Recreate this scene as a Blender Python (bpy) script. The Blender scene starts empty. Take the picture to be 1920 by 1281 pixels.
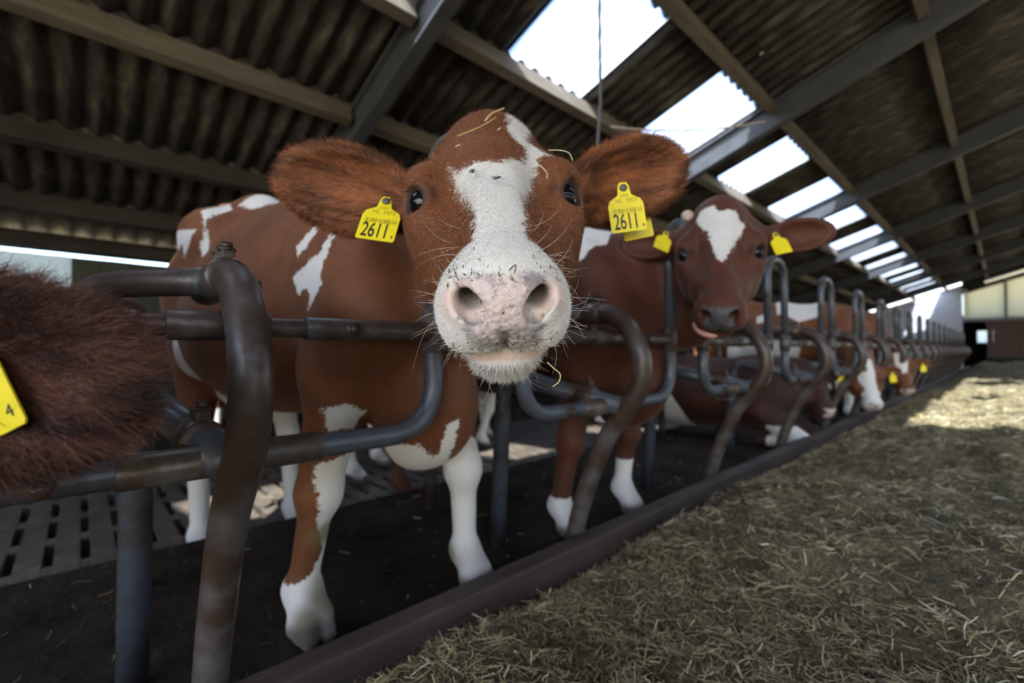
import bpy, bmesh, math, random
import numpy as np
from mathutils import Matrix, Vector, Euler

random.seed(7)
rng = np.random.default_rng(7)
scene = bpy.context.scene
COL = scene.collection
PI = math.pi

# ------------------------------------------------------------------ camera, world, sun, exposure
CAM_H = 0.81
cam_data = bpy.data.cameras.new('camera')
cam_data.sensor_width = 36.0
cam_data.lens = 864.0 / 1920.0 * 36.0
cam_data.clip_start = 0.05
cam_data.clip_end = 300
cam_data.dof.use_dof = True
cam_data.dof.focus_distance = 0.56
cam_data.dof.aperture_fstop = 3.0
cam = bpy.data.objects.new('camera', cam_data)
COL.objects.link(cam)
cam.location = (0, 0, CAM_H)
cam.rotation_euler = (math.radians(91.03), 0, math.radians(46.917))
scene.camera = cam

world = bpy.data.worlds.new('sky')
scene.world = world
world.use_nodes = True
wn = world.node_tree.nodes
wl = world.node_tree.links
bg = wn['Background']
sky = wn.new('ShaderNodeTexSky')
sky.sky_type = 'NISHITA'
sky.sun_disc = False
sky.sun_elevation = math.radians(57)
sky.sun_rotation = math.radians(150)
sky.air_density = 1.0
sky.dust_density = 2.5
sky.ozone_density = 1.5
wl.new(sky.outputs['Color'], bg.inputs['Color'])
bg.inputs['Strength'].default_value = 0.5

sun_data = bpy.data.lights.new('sun', 'SUN')
sun_data.energy = 31.0
sun_data.angle = math.radians(0.8)
sun_data.color = (1.0, 0.89, 0.72)
sun = bpy.data.objects.new('sun', sun_data)
COL.objects.link(sun)
sun.location = (6, -10, 20)
sun.rotation_euler = Vector((-0.32, 0.55, -1.0)).to_track_quat('-Z', 'Y').to_euler()

vs = scene.view_settings
vs.view_transform = 'Standard'
vs.look = 'None'
vs.gamma = 1.0
vs.use_curve_mapping = False
vs.exposure = 1.1
scene.cycles.max_bounces = 10
scene.cycles.diffuse_bounces = 5
scene.cycles.transparent_max_bounces = 16
scene.cycles.sample_clamp_indirect = 6.0

# ------------------------------------------------------------------ helpers: tagging
def tag(o, label=None, cat=None, group=None, kind=None):
    if label: o['label'] = label
    if cat: o['category'] = cat
    if group: o['group'] = group
    if kind: o['kind'] = kind
    return o

def empty(name, loc=(0, 0, 0), rz=0.0):
    o = bpy.data.objects.new(name, None)
    COL.objects.link(o)
    o.location = loc
    o.rotation_euler = (0, 0, rz)
    o.empty_display_size = 0.1
    return o

def link(name, me, mat=None, parent=None):
    if mat is not None and len(me.materials) == 0:
        me.materials.append(mat)
    o = bpy.data.objects.new(name, me)
    COL.objects.link(o)
    if parent: o.parent = parent
    return o

class MB:
    """collects verts and faces of ONE object"""
    def __init__(s): s.v = []; s.f = []; s.smooth = []
    def add(s, v, f, smooth=False):
        b = len(s.v)
        s.v.extend([tuple(map(float, p)) for p in v])
        s.f.extend([tuple(i + b for i in q) for q in f])
        s.smooth.extend([smooth] * len(f))
        return s
    def box(s, lo, hi, M=None, bev=0.0):
        bm = bmesh.new()
        bmesh.ops.create_cube(bm, size=1)
        c = [(a + b) / 2 for a, b in zip(lo, hi)]; d = [b - a for a, b in zip(lo, hi)]
        for v in bm.verts: v.co = Vector((v.co.x * d[0] + c[0], v.co.y * d[1] + c[1], v.co.z * d[2] + c[2]))
        if bev > 0:
            bmesh.ops.bevel(bm, geom=list(bm.edges), offset=bev, segments=2, affect='EDGES', profile=0.6)
        if M is not None: bm.transform(M)
        bm.verts.index_update()
        s.add([v.co for v in bm.verts], [[v.index for v in f.verts] for f in bm.faces])
        bm.free(); return s
    def tube(s, pts, r, n=14, caps=True):
        v, f = tube_geo(pts, r, n, caps)
        return s.add(v, f, True)
    def disc(s, c, axis, r, h, n=12):
        axis = Vector(axis).normalized(); c = Vector(c)
        return s.tube([c - axis * h / 2, c + axis * h / 2], r, n)
    def mesh(s, name):
        me = bpy.data.meshes.new(name)
        me.from_pydata(s.v, [], s.f)
        me.polygons.foreach_set('use_smooth', s.smooth)
        me.update()
        return me
    def build(s, name, mat=None, parent=None):
        return link(name, s.mesh(name), mat, parent)

def tube_geo(pts, r, n=14, caps=True):
    P = [Vector(p) for p in pts]
    R = list(r) if hasattr(r, '__len__') else [r] * len(P)
    T = []
    for i in range(len(P)):
        a = P[max(i - 1, 0)]; b = P[min(i + 1, len(P) - 1)]
        T.append((b - a).normalized())
    up = Vector((0, 0, 1)) if abs(T[0].z) < 0.9 else Vector((0, 1, 0))
    u = T[0].cross(up).normalized()
    V = []; F = []
    for i, p in enumerate(P):
        u = (u - T[i] * u.dot(T[i])).normalized()
        w = T[i].cross(u)
        for k in range(n):
            a = 2 * PI * k / n
            V.append(p + (u * math.cos(a) + w * math.sin(a)) * R[i])
    for i in range(len(P) - 1):
        for k in range(n):
            F.append((i * n + k, i * n + (k + 1) % n, (i + 1) * n + (k + 1) % n, (i + 1) * n + k))
    if caps:
        F.append(tuple(range(n - 1, -1, -1)))
        F.append(tuple((len(P) - 1) * n + k for k in range(n)))
    return V, F

def fillet(pts, rad, seg=8):
    """polyline with its corners rounded"""
    P = [Vector(p) for p in pts]; out = [P[0]]
    for i in range(1, len(P) - 1):
        a = (P[i - 1] - P[i]); b = (P[i + 1] - P[i])
        la, lb = a.length, b.length
        t = min(rad, la * 0.48, lb * 0.48)
        p0 = P[i] + a / la * t; p1 = P[i] + b / lb * t
        for k in range(seg + 1):
            s = k / seg
            out.append(p0 * (1 - s) ** 2 + P[i] * 2 * s * (1 - s) + p1 * s * s)
    out.append(P[-1])
    return out

def catmull(pts, seg=8):
    P = [Vector(p) for p in pts]; P = [P[0] * 2 - P[1]] + P + [P[-1] * 2 - P[-2]]; out = []
    for i in range(1, len(P) - 2):
        for k in range(seg):
            t = k / seg
            out.append(0.5 * ((2 * P[i]) + (P[i + 1] - P[i - 1]) * t + (2 * P[i - 1] - 5 * P[i] + 4 * P[i + 1] - P[i + 2]) * t * t
                              + (3 * P[i] - P[i - 1] - 3 * P[i + 1] + P[i + 2]) * t ** 3))
    out.append(P[-2])
    return out

ORD = ['first', 'second', 'third', 'fourth', 'fifth', 'sixth', 'seventh', 'eighth', 'ninth', 'tenth', 'eleventh', 'twelfth', 'thirteenth',
       'fourteenth', 'fifteenth', 'sixteenth', 'seventeenth', 'eighteenth', 'nineteenth', 'twentieth', 'twenty-first', 'twenty-second', 'twenty-third']

# ------------------------------------------------------------------ helpers: materials
class NT:
    def __init__(s, name):
        s.m = bpy.data.materials.new(name); s.m.use_nodes = True
        s.t = s.m.node_tree; s.n = s.t.nodes; s.l = s.t.links
        s.b = s.n['Principled BSDF']; s.out = s.n['Material Output']
    def new(s, t, **k):
        n = s.n.new(t)
        for a, v in k.items(): setattr(n, a, v)
        return n
    def put(s, sock, v):
        if isinstance(v, bpy.types.NodeSocket): s.l.new(v, sock)
        else: sock.default_value = v
    def coord(s, kind='Object', scale=(1, 1, 1), rot=(0, 0, 0)):
        tc = s.new('ShaderNodeTexCoord'); mp = s.new('ShaderNodeMapping')
        s.l.new(tc.outputs[kind], mp.inputs['Vector'])
        mp.inputs['Scale'].default_value = scale; mp.inputs['Rotation'].default_value = rot
        return mp.outputs['Vector']
    def noise(s, scale, detail=4, rough=0.55, vec=None, dist=0.0, color=False):
        n = s.new('ShaderNodeTexNoise')
        n.inputs['Scale'].default_value = scale; n.inputs['Detail'].default_value = detail
        n.inputs['Roughness'].default_value = rough; n.inputs['Distortion'].default_value = dist
        if vec is not None: s.l.new(vec, n.inputs['Vector'])
        return n.outputs['Color' if color else 'Fac']
    def ramp(s, fac, stops):
        r = s.new('ShaderNodeValToRGB'); e = r.color_ramp.elements
        while len(e) < len(stops): e.new(0.5)
        for i, (p, c) in enumerate(stops):
            e[i].position = p; e[i].color = (*c, 1) if len(c) == 3 else c
        s.l.new(fac, r.inputs['Fac']); return r.outputs['Color']
    def mix(s, fac, a, b, mode='MIX'):
        m = s.new('ShaderNodeMix', data_type='RGBA', blend_type=mode)
        s.put(m.inputs[0], fac)
        for i, v in ((6, a), (7, b)):
            if isinstance(v, tuple): v = (*v, 1) if len(v) == 3 else v
            s.put(m.inputs[i], v)
        return m.outputs[2]
    def math(s, op, a, b=0.0, c=0.0, clamp=False):
        m = s.new('ShaderNodeMath', operation=op, use_clamp=clamp)
        s.put(m.inputs[0], a); s.put(m.inputs[1], b); s.put(m.inputs[2], c)
        return m.outputs[0]
    def maprange(s, v, a, b, c=0.0, d=1.0, smooth=True):
        m = s.new('ShaderNodeMapRange', interpolation_type='SMOOTHSTEP' if smooth else 'LINEAR')
        s.put(m.inputs[0], v); m.inputs[1].default_value = a; m.inputs[2].default_value = b
        m.inputs[3].default_value = c; m.inputs[4].default_value = d
        return m.outputs[0]
    def attr(s, name, out='Fac'):
        a = s.new('ShaderNodeAttribute'); a.attribute_name = name
        return a.outputs[out]
    def base(s, c): s.put(s.b.inputs['Base Color'], (*c, 1) if isinstance(c, tuple) and len(c) == 3 else c); return s
    def rough(s, r): s.put(s.b.inputs['Roughness'], r); return s
    def metal(s, r): s.put(s.b.inputs['Metallic'], r); return s
    def bump(s, h, strength=0.3, dist=0.01, normal=None):
        b = s.new('ShaderNodeBump'); b.inputs['Strength'].default_value = strength; b.inputs['Distance'].default_value = dist
        s.l.new(h, b.inputs['Height'])
        if normal is not None: s.l.new(normal, b.inputs['Normal'])
        s.l.new(b.outputs['Normal'], s.b.inputs['Normal']); return b.outputs['Normal']
def simple(name, c, rough=0.6, metal=0.0, var=0.25, scale=20, bump=0.1, spec=None):
    t = NT(name)
    n = t.noise(scale, 5, vec=t.coord())
    t.base(t.ramp(n, [(0.25, tuple(x * (1 - var) for x in c)), (0.75, tuple(min(1, x * (1 + var)) for x in c))]))
    t.rough(rough).metal(metal)
    if bump: t.bump(n, bump, 0.01)
    if spec is not None: t.b.inputs['Specular IOR Level'].default_value = spec
    return t.m

def vnoise(x, y, f, seed):
    """smooth value noise"""
    r = np.random.default_rng(seed); G = r.random((256, 256))
    X = x * f; Y = y * f; i = np.floor(X).astype(int); j = np.floor(Y).astype(int); u = X - i; v = Y - j
    u = u * u * (3 - 2 * u); v = v * v * (3 - 2 * v)
    g = lambda a, b: G[a % 256, b % 256]
    return (g(i, j) * (1 - u) + g(i + 1, j) * u) * (1 - v) + (g(i, j + 1) * (1 - u) + g(i + 1, j + 1) * u) * v
# ------------------------------------------------------------------ materials of the building and the fence
def mat_pipe(name, grey, rust_amt):
    t = NT(name); v = t.coord()
    n1 = t.noise(9, 6, 0.6, v); n2 = t.noise(60, 4, 0.6, v); n3 = t.noise(3, 3, 0.5, v)
    c = t.mix(t.maprange(t.math('ADD', n1, t.math('MULTIPLY', n3, 0.4)), 0.62 - rust_amt, 0.95 - rust_amt), grey, (0.060, 0.036, 0.025))
    c = t.mix(t.maprange(n2, 0.62, 0.75, 0, 0.55), c, (0.16, 0.125, 0.085))       # dried feed and dust
    t.base(c); t.metal(0.2); t.rough(t.maprange(n1, 0.3, 0.8, 0.30, 0.6)); t.bump(n2, 0.25, 0.004)
    return t.m
M_PIPE = mat_pipe('worn_steel_tube', (0.14, 0.145, 0.155), 0.14)
M_PIPE_RUST = mat_pipe('rusty_steel_tube', (0.155, 0.143, 0.14), 0.17)
M_PIPE_DARK = mat_pipe('polished_dark_tube', (0.085, 0.10, 0.125), 0.02)
M_CLAMP = mat_pipe('clamp_steel', (0.16, 0.145, 0.13), 0.22)

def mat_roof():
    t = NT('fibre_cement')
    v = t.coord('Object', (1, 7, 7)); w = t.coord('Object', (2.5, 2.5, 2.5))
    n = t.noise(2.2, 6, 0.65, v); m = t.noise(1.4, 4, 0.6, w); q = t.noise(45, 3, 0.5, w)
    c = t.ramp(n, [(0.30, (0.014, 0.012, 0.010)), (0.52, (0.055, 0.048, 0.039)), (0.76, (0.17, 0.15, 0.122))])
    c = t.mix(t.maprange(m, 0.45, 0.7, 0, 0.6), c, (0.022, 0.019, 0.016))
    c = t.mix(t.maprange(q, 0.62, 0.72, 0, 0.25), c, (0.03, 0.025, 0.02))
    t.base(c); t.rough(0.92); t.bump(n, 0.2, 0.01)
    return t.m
M_ROOF = mat_roof()

def mat_skylight():
    t = NT('clear_corrugated_sheet')
    tr = t.new('ShaderNodeBsdfTransparent'); tr.inputs['Color'].default_value = (0.60, 0.655, 0.74, 1)
    tl = t.new('ShaderNodeBsdfTranslucent'); tl.inputs['Color'].default_value = (0.60, 0.66, 0.72, 1)
    mx = t.new('ShaderNodeMixShader')
    n = t.noise(3, 3, 0.5, t.coord('Object', (1, 6, 6)))
    t.put(mx.inputs[0], t.maprange(n, 0.3, 0.8, 0.12, 0.30))
    t.l.new(tr.outputs[0], mx.inputs[1]); t.l.new(tl.outputs[0], mx.inputs[2])
    t.l.new(mx.outputs[0], t.out.inputs['Surface'])
    return t.m
M_SKYL = mat_skylight()

def mat_wood(name, a, b, axis=(1, 14, 14), rough=0.85):
    t = NT(name); v = t.coord('Object', axis)
    n = t.noise(2.5, 6, 0.65, v, 0.6); q = t.noise(1.6, 3, 0.5, t.coord())
    c = t.ramp(n, [(0.3, a), (0.7, b)])
    c = t.mix(t.maprange(q, 0.45, 0.75, 0, 0.5), c, tuple(x * 0.45 for x in a))
    t.base(c); t.rough(rough); t.bump(n, 0.25, 0.006)
    return t.m
M_PURLIN = mat_wood('purlin_timber', (0.060, 0.049, 0.034), (0.14, 0.115, 0.085), (14, 1, 14))
M_CURB = mat_wood('kerb_timber', (0.045, 0.030, 0.026), (0.105, 0.075, 0.062), (14, 0.8, 14), 0.7)
M_RAFTER = simple('rafter_concrete', (0.042, 0.046, 0.054), 0.7, 0, 0.3, 5, 0.1)

def mat_dirt(name, a, b, rough_lo, rough_hi, bump=0.6):
    t = NT(name); v = t.coord()
    n = t.noise(4, 8, 0.65, v); q = t.noise(28, 5, 0.6, v); w = t.noise(1.1, 3, 0.5, v)
    c = t.ramp(n, [(0.3, a), (0.72, b)])
    c = t.mix(t.maprange(q, 0.6, 0.72, 0, 0.5), c, tuple(min(1, x * 1.8) for x in b))
    t.base(c); t.rough(t.maprange(w, 0.35, 0.65, rough_lo, rough_hi)); t.bump(t.math('ADD', n, t.math('MULTIPLY', q, 0.35)), bump, 0.03)
    return t.m
M_STAND = mat_dirt('trodden_muck', (0.012, 0.009, 0.007), (0.050, 0.038, 0.028), 0.6, 0.95)
M_STAND.node_tree.nodes['Principled BSDF'].inputs['Specular IOR Level'].default_value = 0.12
M_SLAT = mat_dirt('slat_concrete', (0.045, 0.037, 0.031), (0.18, 0.14, 0.10), 0.18, 0.5, 0.35)
M_ALLEY = mat_dirt('alley_concrete', (0.10, 0.085, 0.066), (0.20, 0.17, 0.13), 0.6, 0.95, 0.3)
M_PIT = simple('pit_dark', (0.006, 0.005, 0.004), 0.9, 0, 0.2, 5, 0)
M_BLOCK = simple('painted_block', (0.52, 0.55, 0.62), 0.9, 0, 0.14, 9, 0.2)
M_MORTAR = simple('mortar', (0.33, 0.34, 0.37), 0.95, 0, 0.1, 20, 0.1)
M_CREAM = NT('cream_panel')
M_CREAM.base((0.80, 0.76, 0.60)).rough(0.7)
_tl = M_CREAM.new('ShaderNodeBsdfTranslucent'); _tl.inputs['Color'].default_value = (0.85, 0.80, 0.62, 1)
_mx = M_CREAM.new('ShaderNodeMixShader'); _mx.inputs[0].default_value = 0.6
M_CREAM.l.new(M_CREAM.b.outputs[0], _mx.inputs[1]); M_CREAM.l.new(_tl.outputs[0], _mx.inputs[2]); M_CREAM.l.new(_mx.outputs[0], M_CREAM.out.inputs['Surface'])
M_CREAM = M_CREAM.m
M_DOOR = mat_wood('brown_door_boards', (0.075, 0.045, 0.033), (0.145, 0.095, 0.07), (14, 14, 1))
M_GREYSTEEL = simple('grey_painted_steel', (0.17, 0.18, 0.20), 0.6, 0.2, 0.15, 8, 0.05)
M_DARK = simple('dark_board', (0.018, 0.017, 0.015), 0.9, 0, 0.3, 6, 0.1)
M_CURTAIN = NT('white_curtain'); M_CURTAIN.base((0.42, 0.48, 0.51)).rough(0.7)
_tl = M_CURTAIN.new('ShaderNodeBsdfTranslucent'); _tl.inputs['Color'].default_value = (0.20, 0.25, 0.28, 1)
_mx = M_CURTAIN.new('ShaderNodeMixShader'); _mx.inputs[0].default_value = 0.5
M_CURTAIN.l.new(M_CURTAIN.b.outputs[0], _mx.inputs[1]); M_CURTAIN.l.new(_tl.outputs[0], _mx.inputs[2]); M_CURTAIN.l.new(_mx.outputs[0], M_CURTAIN.out.inputs['Surface'])
M_CURTAIN = M_CURTAIN.m
M_OUTGROUND = mat_dirt('yard_ground', (0.16, 0.15, 0.10), (0.30, 0.28, 0.20), 0.8, 0.95, 0.2)
M_LEAF = simple('hedge_leaves', (0.045, 0.085, 0.025), 0.6, 0, 0.4, 12, 0.1)
M_WALLBOARD = mat_wood('dark_green_boarding', (0.030, 0.034, 0.024), (0.065, 0.068, 0.045), (14, 14, 1))
M_PURLIN_SHADED = mat_wood('shaded_purlin_timber', (0.016, 0.013, 0.010), (0.045, 0.037, 0.028), (14, 1, 14))  # same purlin timber, with the shade of the left purlins put into its colour
# ------------------------------------------------------------------ the barn
SLOPE = math.tan(math.radians(18))
def roof_z(x): return 4.10 + SLOPE * x
PURLIN_X = [1.75, 0.62, -0.50, -1.72, -2.75, -3.75, -4.90, -5.85, -6.50]
RIDGE_X = 1.75
Y0, Y1 = -6.5, 27.5

# ground outside and the floors
def slab(name, lo, hi, mat, label=None, parent=None):
    o = MB().box(lo, hi).build(name, mat, parent)
    if parent is None: tag(o, label, None, None, 'structure')
    return o
slab('yard', (-60, -60, -0.95), (60, 90, -0.65), M_OUTGROUND, 'pale dry ground of the yard outside the barn')
fl = slab('floor', (-2.355, Y0, -0.5), (-1.02, Y1, 0.0), M_STAND, 'dark trodden floor where the cows stand behind the kerb')
slab('floor_feed_alley', (-1.02, Y0, -0.5), (10.2, Y1, 0.0), M_ALLEY, 'concrete feed alley floor under the hay')
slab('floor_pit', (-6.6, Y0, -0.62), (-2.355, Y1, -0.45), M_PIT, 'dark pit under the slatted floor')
# slatted floor: each slat with the webs that tie it to the next one
sf = empty('floor_slatted', (0, 0, 0)); tag(sf, 'wet concrete slatted floor behind the cows with dark slots', None, None, 'structure')
XS = [-2.36, -2.56, -2.90, -3.005, -3.33, -3.44, -3.765, -3.875, -4.20, -4.31, -4.64, -4.75]
sm = MB()
sm.box((-4.75, 0, -0.36), (-2.36, 0.096, -0.18), bev=0.006)
for a, b in ((-2.56, -2.36), (-3.005, -2.90), (-3.44, -3.33), (-3.875, -3.765), (-4.31, -4.20), (-4.75, -4.64)):
    sm.box((a, 0.09, -0.36), (b, 0.136, -0.182))
slat_me = sm.mesh('floor_slat'); slat_me.materials.append(M_SLAT)
for i in range(92):
    o = link('floor_slat', slat_me, None, sf)
    o.location = (random.uniform(-0.004, 0.004), -1.62 + i * 0.1305 - 0.03, random.uniform(-0.003, 0.003))
MB().box((-4.75, 10.38, -0.36), (-2.36, Y1, -0.18)).build('floor_slat_field', M_SLAT, sf)
MB().box((-4.75, Y0, -0.36), (-2.36, -1.66, -0.18)).build('floor_slat_field', M_SLAT, sf)
slab('floor_cubicles', (-6.6, Y0, -0.5), (-4.75, Y1, -0.02), M_STAND, 'raised dark lying floor along the low left side of the barn')

# kerb between the standing floor and the hay
kb = empty('kerb', (-1.04, 0, 0)); tag(kb, 'long dark brown timber kerb holding back the hay', 'kerb')
for i, (a, b) in enumerate(((-2.2, 1.86), (1.865, 5.9), (5.905, 9.9), (9.905, 14.9), (14.905, 20.0), (20.005, 27.3))):
    MB().box((-0.040, a, 0.001), (0.030, b, 0.135), bev=0.008).build('kerb_board', M_CURB, kb)

# roof
ceil = empty('ceiling', (0, 0, 0)); tag(ceil, 'sloping roof of corrugated fibre cement sheets on purlins and rafters', None, None, 'structure')
NW, AMP = 6, 0.026
def sheet_mesh(x_hi, x_lo, sign=1, over=0.13):
    """one corrugated sheet, 1 m wide along the barn"""
    dz = SLOPE
    seg = NW * 8
    V = []; F = []
    for j in range(seg + 1):
        y = -0.02 + 1.04 * j / seg
        z = AMP * math.cos(2 * PI * y * NW)
        for (x, lift) in ((x_hi + 0.02, 0.0), (x_lo - over, 0.012)):
            for th in (0, 0.007):
                V.append((x * sign, y, roof_z(x) - 0 + z + th + lift))
    for j in range(seg):
        a = j * 4; b = a + 4
        F += [(a, b, b + 2, a + 2), (a + 1, a + 3, b + 3, b + 1), (a, a + 1, b + 1, b), (a + 2, b + 2, b + 3, a + 3)]
    mb = MB(); mb.add(V, F, True)
    return mb.mesh('roof_sheet')
LIGHT_ROW = 3                                     # the row between purlins 3 and 4 has a clear sheet at every second place
for r in range(len(PURLIN_X) - 1):
    xh, xl = PURLIN_X[r], PURLIN_X[r + 1]
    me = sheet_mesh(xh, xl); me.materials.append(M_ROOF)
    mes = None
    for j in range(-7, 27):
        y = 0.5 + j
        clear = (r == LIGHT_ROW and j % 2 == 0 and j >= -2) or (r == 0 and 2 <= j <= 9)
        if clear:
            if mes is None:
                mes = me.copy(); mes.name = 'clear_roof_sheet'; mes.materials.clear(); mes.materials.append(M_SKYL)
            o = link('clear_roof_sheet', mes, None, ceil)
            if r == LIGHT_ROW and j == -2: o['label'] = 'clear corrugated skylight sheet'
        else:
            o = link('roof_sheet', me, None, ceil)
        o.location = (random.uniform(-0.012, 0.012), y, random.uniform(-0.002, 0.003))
# the far half of the roof, beyond the ridge: carries the second row of clear sheets
RX = [1.75, 3.2, 4.6, 6.0, 7.4, 8.8, 10.3]
for r in range(6):
    V = []; F = []
    xa, xb = RX[r], RX[r + 1]
    for y in (Y0, Y1):
        for x in (xa, xb + 0.05):
            V.append((x, y, roof_z(2 * RIDGE_X - x)))
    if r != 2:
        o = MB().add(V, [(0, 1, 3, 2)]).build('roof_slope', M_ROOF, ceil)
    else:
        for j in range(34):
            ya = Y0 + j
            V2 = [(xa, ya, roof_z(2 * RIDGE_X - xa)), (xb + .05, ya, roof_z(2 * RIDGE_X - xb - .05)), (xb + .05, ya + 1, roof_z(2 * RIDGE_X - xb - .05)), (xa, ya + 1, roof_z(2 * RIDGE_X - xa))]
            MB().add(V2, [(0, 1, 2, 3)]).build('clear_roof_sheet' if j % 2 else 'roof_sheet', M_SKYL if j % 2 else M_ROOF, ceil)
# purlins and rafters
RAFTER_Y = [1.68 + 3.8 * k for k in range(-2, 7)]
for x in PURLIN_X:
    ys = [Y0] + RAFTER_Y + [Y1]
    for a, b in zip(ys[:-1], ys[1:]):
        M = Matrix.Translation((x, 0, roof_z(x) - AMP - 0.004)) @ Matrix.Rotation(-math.atan(SLOPE), 4, 'Y')
        MB().box((-0.045, a + 0.06, -0.165), (0.045, b - 0.06, 0.0), M, 0.006).build('purlin', M_PURLIN if x > -4.5 else M_PURLIN_SHADED, ceil)
for y in RAFTER_Y:
    x0, x1 = -6.5, RIDGE_X
    L = (x1 - x0) / math.cos(math.atan(SLOPE))
    M = Matrix.Translation((x0, y, roof_z(x0) - AMP - 0.03)) @ Matrix.Rotation(-math.atan(SLOPE), 4, 'Y')
    mb = MB()
    mb.box((0, -0.055, -0.27), (L, 0.055, -0.25), M, 0.004); mb.box((0, -0.022, -0.251), (L, 0.022, -0.03), M); mb.box((0, -0.065, -0.03), (L, 0.065, 0.0), M, 0.004)
    mb.build('rafter', M_RAFTER, ceil)
    MB().box((RIDGE_X, y - 0.06, 0), (RIDGE_X + 0.01, y + 0.06, 0.01))
# columns that carry the rafters at the low side
for i, y in enumerate(RAFTER_Y):
    o = MB().box((-6.5, y - 0.07, -0.02), (-6.36, y + 0.07, roof_z(-6.43) - 0.36), None, 0.006).build('column', M_RAFTER)
    tag(o, None, None, None, 'structure')

# low left side: wall, sunlit plate under the eave, white curtain, dark boarding
wl_ = empty('wall_left', (-6.6, 0, 0)); tag(wl_, 'low left side wall of the barn with an opening under the eave', None, None, 'structure')
MB().box((-0.08, Y0, -0.5), (0.08, Y1, 1.15)).build('block_base', M_DARK, wl_)
n_b = int((Y1 - (-0.08)) / 0.24)
wbm = MB().box((-0.015, -0.006, 1.15), (0.015, 0.244, 1.768), None, 0.004).mesh('wall_board'); wbm.materials.append(M_WALLBOARD)
for j in range(n_b):
    link('wall_board', wbm, None, wl_).location = (0.012 * (j % 2), -0.08 + 0.24 * j, 0)
cm = MB()
V = []; F = []
for j in range(81):
    y = -4.2 + 4.12 * j / 80
    for z in (1.10, 1.768): V.append((0.035 + 0.010 * math.sin(j * 1.55), y, z))
for j in range(80): F.append((2 * j, 2 * j + 2, 2 * j + 3, 2 * j + 1))
cm.add(V, F, True).build('wind_curtain', M_CURTAIN, wl_)

# far gable wall
wf = empty('wall_far', (0, Y1, 0)); tag(wf, 'far end wall of the barn, painted blocks with cream panels beside them', None, None, 'structure')
MB().add([(-7, 0.1, -0.5), (-1.22, 0.1, -0.5), (-1.22, 0.1, roof_z(-1.22)), (-7, 0.1, roof_z(-7)), (-7, 0.3, -0.5), (-1.22, 0.3, -0.5), (-1.22, 0.3, roof_z(-1.22)), (-7, 0.3, roof_z(-7))],
         [(0, 1, 2, 3), (5, 4, 7, 6), (1, 5, 6, 2), (0, 3, 7, 4)]).build('mortar_bed', M_MORTAR, wf)
bm_ = MB().box((0.004, 0.03, 0.004), (0.396, 0.11, 0.196), None, 0.006).mesh('block'); bm_.materials.append(M_BLOCK)
bh_ = MB().box((0.004, 0.03, 0.004), (0.196, 0.11, 0.196), None, 0.006).mesh('block_half'); bh_.materials.append(M_BLOCK)
for r in range(18):
    x = -1.22
    first = True
    while x > -4.2:
        w = 0.2 if (first and r % 2) else 0.4
        first = False
        x -= w
        if r * 0.2 + 0.2 > roof_z(x) - 0.12: continue
        o = link('block', bh_ if w < 0.3 else bm_, None, wf); o.location = (x, random.uniform(-.004, .004), r * 0.2)
MB().box((-1.22, 0.0, 2.0), (1.7, 0.16, 2.12), None, 0.01).build('cross_beam', M_GREYSTEEL, wf)
for a, b, nm in ((-1.19, -1.05, 'corner_post'), (0.02, 0.09, 'panel_stud'), (1.3, 1.37, 'panel_stud')):
    x = (a + b) / 2
    MB().box((a, -0.02, 2.12), (b, 0.14, roof_z(x) - 0.35)).build(nm, M_CREAM if nm == 'corner_post' else M_GREYSTEEL, wf)
for a, b in ((-1.05, 0.02), (0.09, 1.3), (1.37, 1.9)):
    MB().add([(a, 0.05, 2.12), (b, 0.05, 2.12), (b, 0.05, roof_z(min(b, RIDGE_X)) - 0.5), (a, 0.05, roof_z(a) - 0.5), (a, 0.08, 2.12), (b, 0.08, 2.12), (b, 0.08, roof_z(min(b, RIDGE_X)) - 0.5), (a, 0.08, roof_z(a) - 0.5)],
             [(0, 1, 2, 3), (5, 4, 7, 6), (3, 2, 6, 7), (0, 3, 7, 4), (1, 5, 6, 2)]).build('cream_panel', M_CREAM, wf)
MB().add([(-1.22, 0, roof_z(-1.22) - 0.52), (1.75, 0, roof_z(1.75) - 0.52), (1.75, 0, roof_z(1.75)), (-1.22, 0, roof_z(-1.22)), (-1.22, .12, roof_z(-1.22) - 0.52), (1.75, .12, roof_z(1.75) - 0.52), (1.75, .12, roof_z(1.75)), (-1.22, .12, roof_z(-1.22))],
         [(0, 1, 2, 3), (5, 4, 7, 6), (0, 4, 5, 1)]).build('gable_board', M_DARK, wf)
# doorway with the dark room behind it and its small window
MB().box((-0.5, 0.1, 0), (-0.42, 0.2, 2.0)).build('door_post', M_GREYSTEEL, wf)
MB().box((0.62, 0.02, -0.02), (1.75, 0.2, 2.0)).build('grey_panel', M_GREYSTEEL, wf)
d1 = empty('door_1', (0.08, Y1 - 0.05, 0)); tag(d1, 'brown boarded sliding door beside the dark doorway', None, None, 'structure')
for k in range(6):
    MB().box((-0.58 + k * 0.185, -0.03, 0.50), (-0.58 + k * 0.185 + 0.178, 0.02, 1.98), None, 0.006).build('door_board', M_DOOR, d1)
MB().box((-0.6, -0.035, 0.02), (0.55, 0.02, 0.5), None, 0.006).build('kick_plate', M_DARK, d1)
MB().box((-0.62, -0.06, 1.86), (0.57, -0.03, 1.94)).build('door_rail', M_DOOR, d1)
rm = empty('wall_back_room', (-0.8, Y1, 0)); tag(rm, 'dark room behind the doorway in the far wall', None, None, 'structure')
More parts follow.
